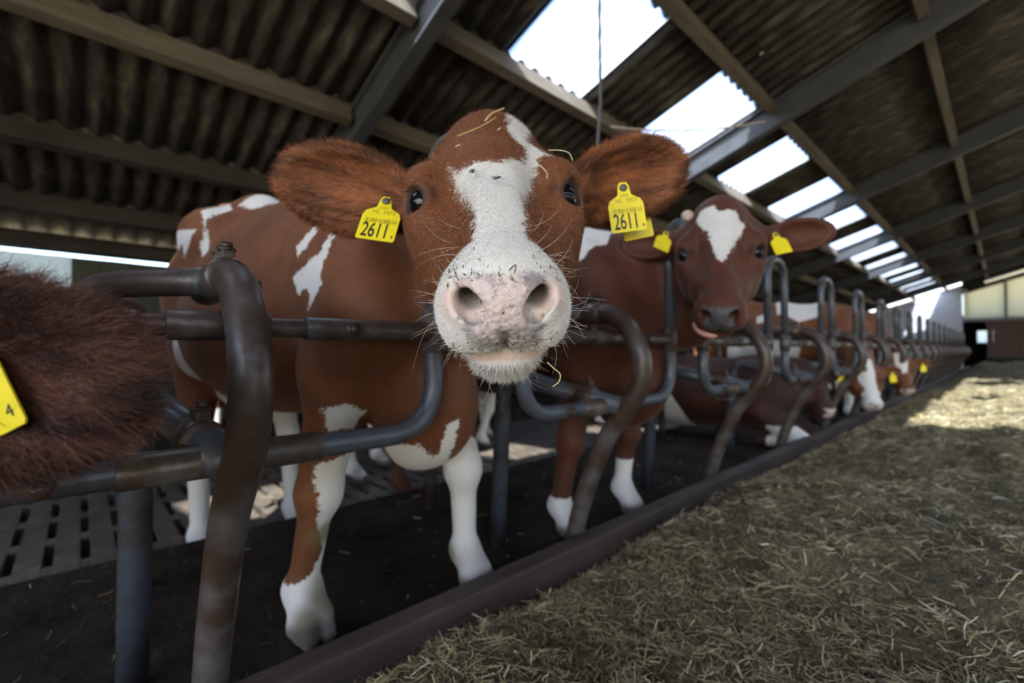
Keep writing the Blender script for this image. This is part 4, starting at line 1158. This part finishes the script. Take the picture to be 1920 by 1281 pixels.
# ------------------------------------------------------------------ the feed fence: curved posts, U tubes and neck loops
PITCH = 1.165
NPOST = 20
XR = -0.955                                       # plane of the rails
def post_y(k): return 0.20 + PITCH * k

def post_mesh():
    pts = [(-1.20, 0, 0.940), (-1.05, 0, 0.945), (-0.955, 0, 0.935), (-0.885, 0, 0.895), (-0.838, 0, 0.815), (-0.826, 0, 0.740), (-0.845, 0, 0.665), (-0.90, 0, 0.585), (-0.965, 0, 0.50), (-1.04, 0, 0.34), (-1.10, 0, 0.17), (-1.135, 0, 0.0)]
    return MB().tube(catmull(pts, 6), 0.033, 18).mesh('tube')
P_TUBE = post_mesh(); P_TUBE.materials.append(M_PIPE_RUST)
# rear tubes: the top one runs back over the standing floor and the lower one bends down to it
P_TOP = MB().tube(fillet([(-1.05, 0.0, 0.944), (-1.25, -0.17, 0.944), (-1.72, -0.20, 0.950), (-2.02, -0.045, 0.955), (-2.02, -0.045, 0.0)], 0.14), 0.028, 14).mesh('rear_rail'); P_TOP.materials.append(M_PIPE)
P_LEG = MB().tube(fillet([(-0.90, -0.012, 0.615), (-1.40, -0.10, 0.715), (-1.44, -0.10, 0.0)], 0.10), 0.033, 16).mesh('support_leg'); P_LEG.materials.append(M_PIPE_DARK)
def clamp(name, c, w):
    """two-piece band round the tubes with its bolts"""
    mb = MB(); x, y, z = c
    mb.tube([(x - w, y, z), (x - w * 0.9, y, z), (x + w * 0.9, y, z), (x + w, y, z)], [0.034, 0.040, 0.040, 0.034], 16)
    mb.box((x - w * 0.8, y - 0.012, z + 0.030), (x + w * 0.8, y + 0.012, z + 0.056), None, 0.004)
    mb.box((x - w * 0.8, y + 0.034, z - 0.10), (x - w * 0.8 + 0.006, y + 0.075, z + 0.01), None, 0.002)
    mb.box((x - w * 0.8, y + 0.034, z - 0.105), (x + w * 0.8, y + 0.075, z - 0.098), None, 0.002)
    return mb
P_CL1 = clamp('clamp', (-1.03, 0, 0.944), 0.045).mesh('clamp'); P_CL1.materials.append(M_CLAMP)
P_CL2 = clamp('clamp', (-1.04, -0.035, 0.642), 0.045).mesh('clamp'); P_CL2.materials.append(M_CLAMP)
def bolt(c, ax, r=0.011, h=0.018):
    c = Vector(c); ax = Vector(ax).normalized()
    mb = MB().disc(c, ax, r * 1.5, h * 0.25, 14); mb.disc(c + ax * h * 0.45, ax, r, h * 0.7, 6)
    return mb
P_B = []
for c, ax in (((-1.052, 0.0, 1.000), (0, 0, 1)), ((-1.008, 0.0, 1.000), (0, 0, 1)), ((-1.065, 0.055, 0.86), (0, 1, 0)), ((-1.02, -0.035, 0.70), (0, 0, 1)), ((-1.06, 0.02, 0.565), (0, 1, 0))):
    m = bolt(c, ax).mesh('bolt'); m.materials.append(M_CLAMP); P_B.append(m)
for k in range(NPOST):
    e = empty('fence_post', (0, post_y(k), 0))
    tag(e, ('nearest curved rusty steel post of the feed fence, thick in the foreground' if k == 0 else
            'curved steel feed fence post, %s from the camera' % ORD[k]), 'post', 'curved feed fence posts')
    link('tube', P_TUBE, None, e)
    for n_, m in (('rear_rail', P_TOP), ('support_leg', P_LEG), ('clamp', P_CL1), ('clamp', P_CL2)):
        if n_ == 'rear_rail' and k in (): continue
        link(n_, m, None, e)
    if k < 6:
        for m in P_B: link('bolt', m, None, e)

# U tube at every post: it holds the lower rail and rises on both sides
Z_LO, Z_UP, Z_TOP = 0.615, 0.852, 1.365
U_HALF = 0.43
def u_mesh(r_arm=0.0235, lo=-U_HALF, hi=U_HALF):
    pts = fillet([(XR, lo, Z_UP + 0.02), (XR, lo, Z_LO), (XR, hi, Z_LO), (XR, hi, Z_UP + 0.02)], 0.17, 12)
    return MB().tube(pts, r_arm, 14).mesh('tube')
P_U = u_mesh(); P_U.materials.append(M_PIPE_DARK)
P_US = MB().tube([(XR, -0.16, Z_LO), (XR, -0.158, Z_LO), (XR, 0.158, Z_LO), (XR, 0.16, Z_LO)], [0.022, 0.029, 0.029, 0.022], 14).mesh('sleeve'); P_US.materials.append(M_PIPE_RUST)
P_UB = bolt((XR + 0.026, -0.24, Z_LO), (1, 0, 0)).mesh('bolt'); P_UB.materials.append(M_CLAMP)
# upper rail between the loops
P_R = MB().tube([(XR, -U_HALF + 0.0, Z_UP), (XR, U_HALF - 0.0, Z_UP)], 0.0185, 14).mesh('rail'); P_R.materials.append(M_PIPE_RUST)
P_RS = MB().tube([(XR, -0.10, Z_UP), (XR, -0.098, Z_UP), (XR, 0.06, Z_UP), (XR, 0.062, Z_UP)], [0.020, 0.0265, 0.0265, 0.020], 14).mesh('sleeve'); P_RS.materials.append(M_PIPE_RUST)
def bar_mesh(a, b):
    mb = MB(); mb.tube([(XR + 0.004, a, Z_UP), (XR + 0.004, a + 0.004, Z_UP), (XR + 0.004, b - 0.004, Z_UP), (XR + 0.004, b, Z_UP)], [0.0225, 0.0235, 0.0235, 0.0225], 14)
    return mb.mesh('outer_tube')
P_RO = [bar_mesh(0.125, U_HALF - 0.01), bar_mesh(-U_HALF + 0.01, -0.135)]
for m in P_RO: m.materials.append(M_PIPE)
P_RB = bolt((XR + 0.028, 0.215, Z_UP), (1, 0, 0), 0.010, 0.012).mesh('bolt'); P_RB.materials.append(M_CLAMP)
# neck loops: upside-down U above every place
half = PITCH / 2 - U_HALF
P_L = MB().tube(fillet([(XR, -half, Z_UP - 0.03), (XR, -half, Z_TOP), (XR, half, Z_TOP), (XR, half, Z_UP - 0.03)], half * 0.96, 12), 0.0215, 14).mesh('tube'); P_L.materials.append(M_PIPE_DARK)
P_LS = [MB().tube([(XR, sgn * half, Z_UP - 0.05), (XR, sgn * half, Z_UP - 0.045), (XR, sgn * half, Z_UP + 0.045), (XR, sgn * half, Z_UP + 0.05)], [0.022, 0.030, 0.030, 0.022], 14).mesh('collar') for sgn in (-1, 1)]
for m in P_LS: m.materials.append(M_PIPE)
for k in range(NPOST):
    y = post_y(k)
    u = empty('neck_guard_tube', (0, y, 0)); w = ORD[k]
    tag(u, ('U-shaped dark tube bent upward beside the chest of the cow with tag 2611' if k == 0 else 'U-shaped lower tube of the feed fence at the %s post' % w), 'fence tube', 'lower U tubes of the feed fence')
    link('tube', P_U, None, u); link('sleeve', P_US, None, u)
    if k < 6: link('bolt', P_UB, None, u)
    r = empty('fence_rail', (0, y, 0))
    tag(r, ('upper rail of the feed fence in front of the foremost cow' if k == 0 else 'upper rail of the feed fence through the %s post' % w), 'rail', 'upper rails of the feed fence')
    link('rail', P_R, None, r); link('sleeve', P_RS, None, r)
    for m in P_RO: link('outer_tube', m, None, r)
    if k < 6: link('bolt', P_RB, None, r)
    if k < NPOST - 1:
        l = empty('neck_loop', (0, y + PITCH / 2, 0))
        tag(l, ('tall neck loop over the cow with tag 2611' if k == 0 else 'tall neck loop around the second cow, heart on its forehead' if k == 1 else 'tall neck loop of the feed fence, %s from the camera' % w), 'fence loop', 'neck loops of the feed fence')
        link('tube', P_L, None, l)
        for m in P_LS: link('collar', m, None, l)
# ------------------------------------------------------------------ hay in the feed alley
def hay_h(x, y):
    d = x + 1.005
    edge = 1 - np.exp(-np.maximum(d, 0) / 0.22)
    base = 0.030 + 0.165 * edge + 0.05 * np.clip((d - 0.5) / 1.0, 0, 1)
    lump = (vnoise(x, y, 1.7, 1) - 0.5) * 0.16 + (vnoise(x, y, 4.5, 2) - 0.5) * 0.11 + (vnoise(x, y, 13, 3) - 0.5) * 0.055 + (vnoise(x, y, 34, 4) - 0.5) * 0.022
    z = base + lump * (0.25 + 0.75 * edge)
    far = np.clip((y - 14) / 10, 0, 1)
    z = z + 0.20 * np.exp(-((y - 21.5) / 3.0) ** 2) * np.clip(d / 0.5, 0, 1) - 0.03 * far
    side = np.clip((3.4 - x) / 0.8, 0, 1); endf = np.clip((26.2 - y) / 1.5, 0, 1)
    return np.maximum(z * side * endf, 0.012 - 0.03 * (1 - side * endf))
gx = np.concatenate([np.arange(-1.008, 0.8, 0.018), np.arange(0.8, 3.6, 0.08)])
gy = np.concatenate([np.arange(-1.4, 3.6, 0.018), 3.6 + np.cumsum(0.018 * 1.025 ** np.arange(140))]); gy = gy[gy < 26.4]
GX, GY = np.meshgrid(gx, gy, indexing='ij')
GZ = hay_h(GX, GY)
Vh = np.stack([GX, GY, GZ], -1).reshape(-1, 3)
nx_, ny_ = len(gx), len(gy)
ii, jj = np.meshgrid(np.arange(nx_ - 1), np.arange(ny_ - 1), indexing='ij')
a_ = (ii * ny_ + jj).ravel()
Fh = np.stack([a_, a_ + ny_, a_ + ny_ + 1, a_ + 1], 1)
def mat_hay():
    t = NT('hay_mass'); v = t.coord(); w = t.coord('Object', (1, 1, 1))
    n = t.noise(38, 6, 0.75, v, 2.5); m = t.noise(7, 4, 0.6, w); f = t.noise(150, 3, 0.6, v, 1.0)
    c = t.ramp(n, [(0.32, (0.020, 0.016, 0.009)), (0.48, (0.155, 0.122, 0.064)), (0.66, (0.38, 0.31, 0.17))])
    c = t.mix(t.maprange(m, 0.4, 0.65, 0, 0.5), c, (0.055, 0.047, 0.028))
    c = t.mix(t.maprange(f, 0.6, 0.72, 0, 0.5), c, (0.42, 0.34, 0.19))
    t.base(c); t.rough(0.9); t.bump(n, 0.8, 0.02)
    return t.m
hay = link('hay', np_mesh('hay', Vh, Fh), mat_hay())
tag(hay, 'long bed of dry chopped hay spread along the feed alley', 'hay', None, 'stuff')
# loose stalks: thin bent blades lying over the bed, denser near the camera
def mat_straw():
    t = NT('hay_stalk'); t.base(t.attr('col', 'Color')); t.rough(0.55)
    return t.m
M_STRAW = mat_straw()
def blades(name, P, L, Wd, parent, tilt=0.22, seed=0, label=None):
    r = np.random.default_rng(seed); k = len(P)
    az = r.random(k) * 2 * PI; el = r.normal(0.05, tilt, k)
    d = np.stack([np.cos(az) * np.cos(el), np.sin(az) * np.cos(el), np.sin(el)], 1)
    sd = np.stack([-np.sin(az), np.cos(az), r.normal(0, 0.5, k)], 1); sd /= np.linalg.norm(sd, axis=1)[:, None]
    bend = np.stack([r.normal(0, 0.22, k), r.normal(0, 0.22, k), r.normal(-0.03, 0.14, k)], 1)
    ts = np.array([-0.5, -0.17, 0.17, 0.5]); V = []
    for t in ts:
        c = P + d * (L * t)[:, None] + bend * (L * (0.25 - t * t) * 2)[:, None]
        w = Wd * (1.0 - 0.6 * abs(t))
        V.append(c - sd * w[:, None] / 2); V.append(c + sd * w[:, None] / 2)
    V = np.stack(V, 1).reshape(-1, 3)
    b = np.arange(k) * 8
    F = np.concatenate([np.stack([b + 2 * i, b + 2 * i + 1, b + 2 * i + 3, b + 2 * i + 2], 1) for i in range(3)])
    me = np_mesh(name, V, F)
    u = r.random(k); g = r.random(k)
    A = np.array([0.48, 0.385, 0.20]); B = np.array([0.27, 0.225, 0.11]); Cc = np.array([0.095, 0.066, 0.034]); Dd = np.array([0.72, 0.64, 0.45])
    col = np.where((u < 0.42)[:, None], A, np.where((u < 0.68)[:, None], B, np.where((u < 0.92)[:, None], Cc, Dd))) * (0.7 + 0.6 * g)[:, None]
    at = me.attributes.new('col', 'FLOAT_COLOR', 'POINT')
    at.data.foreach_set('color', np.repeat(np.concatenate([col, np.ones((k, 1))], 1), 8, 0).astype(np.float32).ravel())
    o = link(name, me, M_STRAW, parent); o['kind'] = 'stuff'
    return o
def scatter(n, x0, x1, y0, y1, lift=0.012):
    x = rng.uniform(x0, x1, n); y = rng.uniform(y0, y1, n)
    return np.stack([x, y, hay_h(x, y) + rng.random(n) ** 2 * lift + 0.001], 1)
for i, (n, x0, x1, y0, y1, l0, l1, w) in enumerate(((24000, -0.99, 0.15, -0.5, 1.5, 0.018, 0.068, 0.0024), (30000, -0.99, 0.5, 0.8, 4.2, 0.020, 0.065, 0.0026), (20000, -0.99, 0.7, 3.6, 10.0, 0.03, 0.09, 0.005))):
    P = scatter(n, x0, x1, y0, y1); L = rng.uniform(l0, l1, n) * (1 + (rng.random(n) > 0.93) * 0.9); Wd = w * rng.uniform(0.5, 1.5, n)
    blades('loose_stalks', P, L, Wd, hay, seed=20 + i)
# wisps fallen on the standing floor
x = rng.uniform(-2.3, -1.1, 900); y = rng.uniform(-0.6, 7, 900)
tag(blades('fallen_stalks', np.stack([x, y, np.full(900, 0.006)], 1), rng.uniform(0.02, 0.07, 900), rng.uniform(0.001, 0.003, 900), hay, tilt=0.06, seed=31), None, None, None, 'stuff')
# ------------------------------------------------------------------ small things
def on_head(q, out=0.0):
    p = c1.H.pt(q) + c1.H.R[:, 2] * out
    return c1.W @ p + c1.loc
M_STRAWY = simple('yellow_straw', (0.55, 0.42, 0.16), 0.5, 0, 0.2, 60, 0)
M_STRAWP = simple('pale_straw', (0.62, 0.52, 0.33), 0.5, 0, 0.2, 60, 0)
def straw(pts, r, mat, label, group='straws caught on the head of the cow'):
    P = [Vector(p) for p in pts]; o0 = P[0].copy()
    ob = MB().tube(catmull([p - o0 for p in P], 5), r, 6).build('straw', mat)
    ob.location = o0; tag(ob, label, 'straw', group)
straw([on_head(q, 0.006) for q in ((.118, -.006, .011), (.100, .006, .016), (.080, .026, .017))], 0.0018, M_STRAWY, 'broad yellow straw lying on top of the head between the ears')
straw([on_head(q, 0.006) for q in ((.150, -.050, .001), (.140, -.02, .008), (.128, .0, .013), (.112, .012, .014))], 0.0009, M_STRAWY, 'thin long curved straw across the poll of the head')
straw([on_head(q, 0.005) for q in ((.150, .012, .009), (.144, .017, .010))], 0.0012, M_STRAWP, 'short pale straw bit in the middle of the brown poll')
straw([on_head(q, 0.005) for q in ((.172, -.053, -.005), (.168, -.046, -.004))], 0.0011, M_STRAWP, 'short pale straw bit above the pointed corner of the white blaze')
straw([on_head(q, 0.012) for q in ((.178, .088, -.020), (.180, .105, -.020), (.186, .118, -.022), (.200, .122, -.028))], 0.0008, M_STRAWP, 'forked thin straw on the brow above the eye nearer to the second cow')
straw([on_head(q, 0.012) for q in ((.205, .066, -.028), (.215, .074, -.030), (.228, .080, -.034), (.240, .078, -.036))], 0.0009, M_STRAWP, 'curled straw beside the white blaze near the eye')
straw([(-0.376, 0.410, 0.795), (-0.368, 0.412, 0.788), (-0.363, 0.418, 0.781), (-0.364, 0.417, 0.772), (-0.369, 0.412, 0.766)], 0.0008, M_STRAWY, 'hanging bent straw at the corner of the chin of the cow')
M_FLY = simple('fly_black', (0.012, 0.013, 0.015), 0.35, 0, 0.2, 200, 0)
M_WING = simple('fly_wing_grey', (0.10, 0.10, 0.11), 0.3, 0, 0.1, 200, 0)
def fly(q, az, label):
    p = on_head(q, 0.007); e = empty('fly', tuple(p))
    n = c1.W @ c1.H.R[:, 2]; f = c1.W @ (c1.H.R[:, 0] * math.cos(az) + c1.H.R[:, 1] * math.sin(az)); l = np.cross(n, f)
    R3 = np.stack([f, l, n], 1) * 1.35
    tag(e, label, 'fly', 'flies on the white blaze')
    tb = lambda a: [Vector(R3 @ np.array(x)) for x in a]
    MB().tube(tb([(-.0045, 0, .001), (-.003, 0, .002), (-.001, 0, .0022), (0, 0, .0018), (.0012, 0, .0022), (.0026, 0, .0020), (.0030, 0, .002), (.0042, 0, .0018), (.005, 0, .0015)]), [.0002, .0014, .0016, .0012, .0016, .0014, .0009, .0012, .0003], 8).build('body', M_FLY, e)
    for s in (-1, 1):
        MB().add(tb([(.0015, .0006 * s, .0036), (-.001, .0026 * s, .0034), (-.0055, .0030 * s, .0028), (-.006, .0016 * s, .0028), (-.002, .0006 * s, .0036)]), [(0, 1, 2, 3, 4)]).build('wing', M_WING, e)
    for s in (-1, 1):
        for x in (-.002, 0.0005, .003):
            MB().tube(tb([(x, .001 * s, .0015), (x * 1.3, .003 * s, .002), (x * 1.6, .0045 * s, -.0005)]), .00022, 5).build('leg', M_FLY, e)
fly((.273, -.028, -.004), 2.9, 'black fly on the upper corner of the white blaze')
fly((.308, .003, .001), 2.2, 'black fly in the middle of the white blaze')
# crumbs of hay stuck round the nostrils
sel = np.nonzero((c1.q[:, 0] > 0.44) & (np.abs(c1.q[:, 1]) < 0.062) & (c1.q[:, 2] > -0.115) & (c1.q[:, 2] < -0.005))[0]
nfv = c1.q[sel] @ np.array([0.6, 0, -0.8])
wt = 0.15 + 3.0 * np.exp(-((np.abs(c1.q[sel, 1]) - 0.045) / 0.012) ** 2 - ((nfv - 0.305) / 0.012) ** 2) * (c1.q[sel, 1] < 0) + 1.0 * np.exp(-((nfv - 0.376) / 0.008) ** 2) + 0.8 * np.exp(-((nfv - 0.300) / 0.008) ** 2)
vi = rng.choice(sel, 330, p=wt / wt.sum())
Pw = (c1.V[vi] + c1.N[vi] * 0.0012) @ c1.W.T + c1.loc
cr = blades('hay_crumbs', Pw, rng.uniform(0.003, 0.012, 330), rng.uniform(0.0007, 0.0018, 330), None, tilt=0.8, seed=51)
cr.data.materials.clear(); cr.data.materials.append(simple('damp_hay_crumb', (0.085, 0.065, 0.028), 0.6, 0, 0.4, 80, 0))
tag(cr, 'damp crumbs of hay stuck around the nostrils of the cow', 'hay crumbs', None, 'stuff')
# bird under the roof
M_BIRD = simple('swallow_blue_black', (0.012, 0.013, 0.02), 0.5, 0, 0.2, 40, 0)
M_BELLY = simple('swallow_pale_belly', (0.80, 0.74, 0.70), 0.7, 0, 0.15, 40, 0)
b = empty('swallow', (-1.424, 4.354, 3.44)); tag(b, 'small swallow flying below the corrugated roof right of the skylights', 'bird')
MB().tube([(-.075, 0, 0), (-.05, 0, .002), (-.02, 0, 0), (.01, 0, -.002), (.035, 0, 0), (.048, 0, .004), (.060, 0, .004), (.070, 0, .002), (.080, 0, .001)], [.004, .010, .016, .018, .015, .012, .013, .008, .001], 10).build('body', M_BIRD, b)
MB().tube([(-.045, 0, -.007), (-.01, 0, -.012), (.02, 0, -.011), (.04, 0, -.006)], [.002, .010, .010, .003], 10).build('belly', M_BELLY, b)
for s in (-1, 1):
    up_, lo_ = [], []
    for t_ in np.linspace(0, 1, 7):
        y = s * (0.012 + 0.13 * t_); x = 0.03 - 0.09 * t_ ** 1.6; z = 0.04 * t_ - 0.015 * t_ * t_
        up_.append((x, y, z + .002)); lo_.append((x - 0.045 * (1 - t_) ** 0.7 - 0.003, y, z))
    MB().add(up_ + lo_, [(i, i + 1, 8 + i, 7 + i) for i in range(6)]).build('wing', M_BIRD, b)
    MB().add([(-.06, .002 * s, .001), (-.06, .010 * s, .001), (-.135, .030 * s, 0), (-.10, .008 * s, 0)], [(0, 1, 2, 3)]).build('tail_feather', M_BIRD, b)
b.rotation_euler = (0.5, -0.35, 2.2); b.scale = (1.25, 1.25, 1.25)
# hanging cord and the sagging wire
M_CORD = simple('grey_cord', (0.10, 0.105, 0.12), 0.7, 0, 0.2, 40, 0)
cd = MB().tube([(0, 0, 1.95), (0.001, 0, 1.2), (0.004, 0.001, 0.6), (-0.025, -0.027, 0.0)], 0.009, 8).build('hanging_cord', M_CORD); cd.location = (-1.55, 2.13, 1.62)
tag(cd, 'thin grey cord hanging down in front of the largest skylight', 'cord')
def sag(a, b2, n=14, s=0.05): return [tuple(Vector(a).lerp(Vector(b2), t) - Vector((0, 0, s * 4 * t * (1 - t)))) for t in np.linspace(0, 1, n)]
wr = MB().tube(sag((-1.80, 2.60, 2.32), (-1.28, 3.95, 2.63)), 0.007, 8).build('sagging_wire', simple('bright_wire', (0.42, 0.38, 0.32), 0.5, 0.3, 0.2, 40, 0))
tag(wr, 'thin pale wire sagging across the second skylight below the roof', 'wire')
# added glowing strip in place of a sunlit stretch of rafter, far end
tl_ = empty('glow_strip', (0.05, 26.6, 3.72)); tag(tl_, 'long pale glowing strip added as a sunlit stretch of rafter near the far wall', 'bright strip')
Mx = Matrix.Rotation(-math.atan(SLOPE), 4, 'Y')
MB().box((-0.62, -0.06, 0.03), (0.62, 0.06, 0.09), Mx, 0.01).build('strip_backing', M_GREYSTEEL, tl_)
M_STRIP_GLOW = NT('strip_glow'); M_STRIP_GLOW.base((0.85, 0.82, 0.70)).rough(0.3); M_STRIP_GLOW.put(M_STRIP_GLOW.b.inputs['Emission Color'], (1.0, 0.92, 0.72, 1)); M_STRIP_GLOW.b.inputs['Emission Strength'].default_value = 0.35
MB().tube([tuple(Mx @ Vector((-0.60, 0, 0))), tuple(Mx @ Vector((0.60, 0, 0)))], 0.045, 12).build('tube', M_STRIP_GLOW.m, tl_)  # glowing body of the added strip
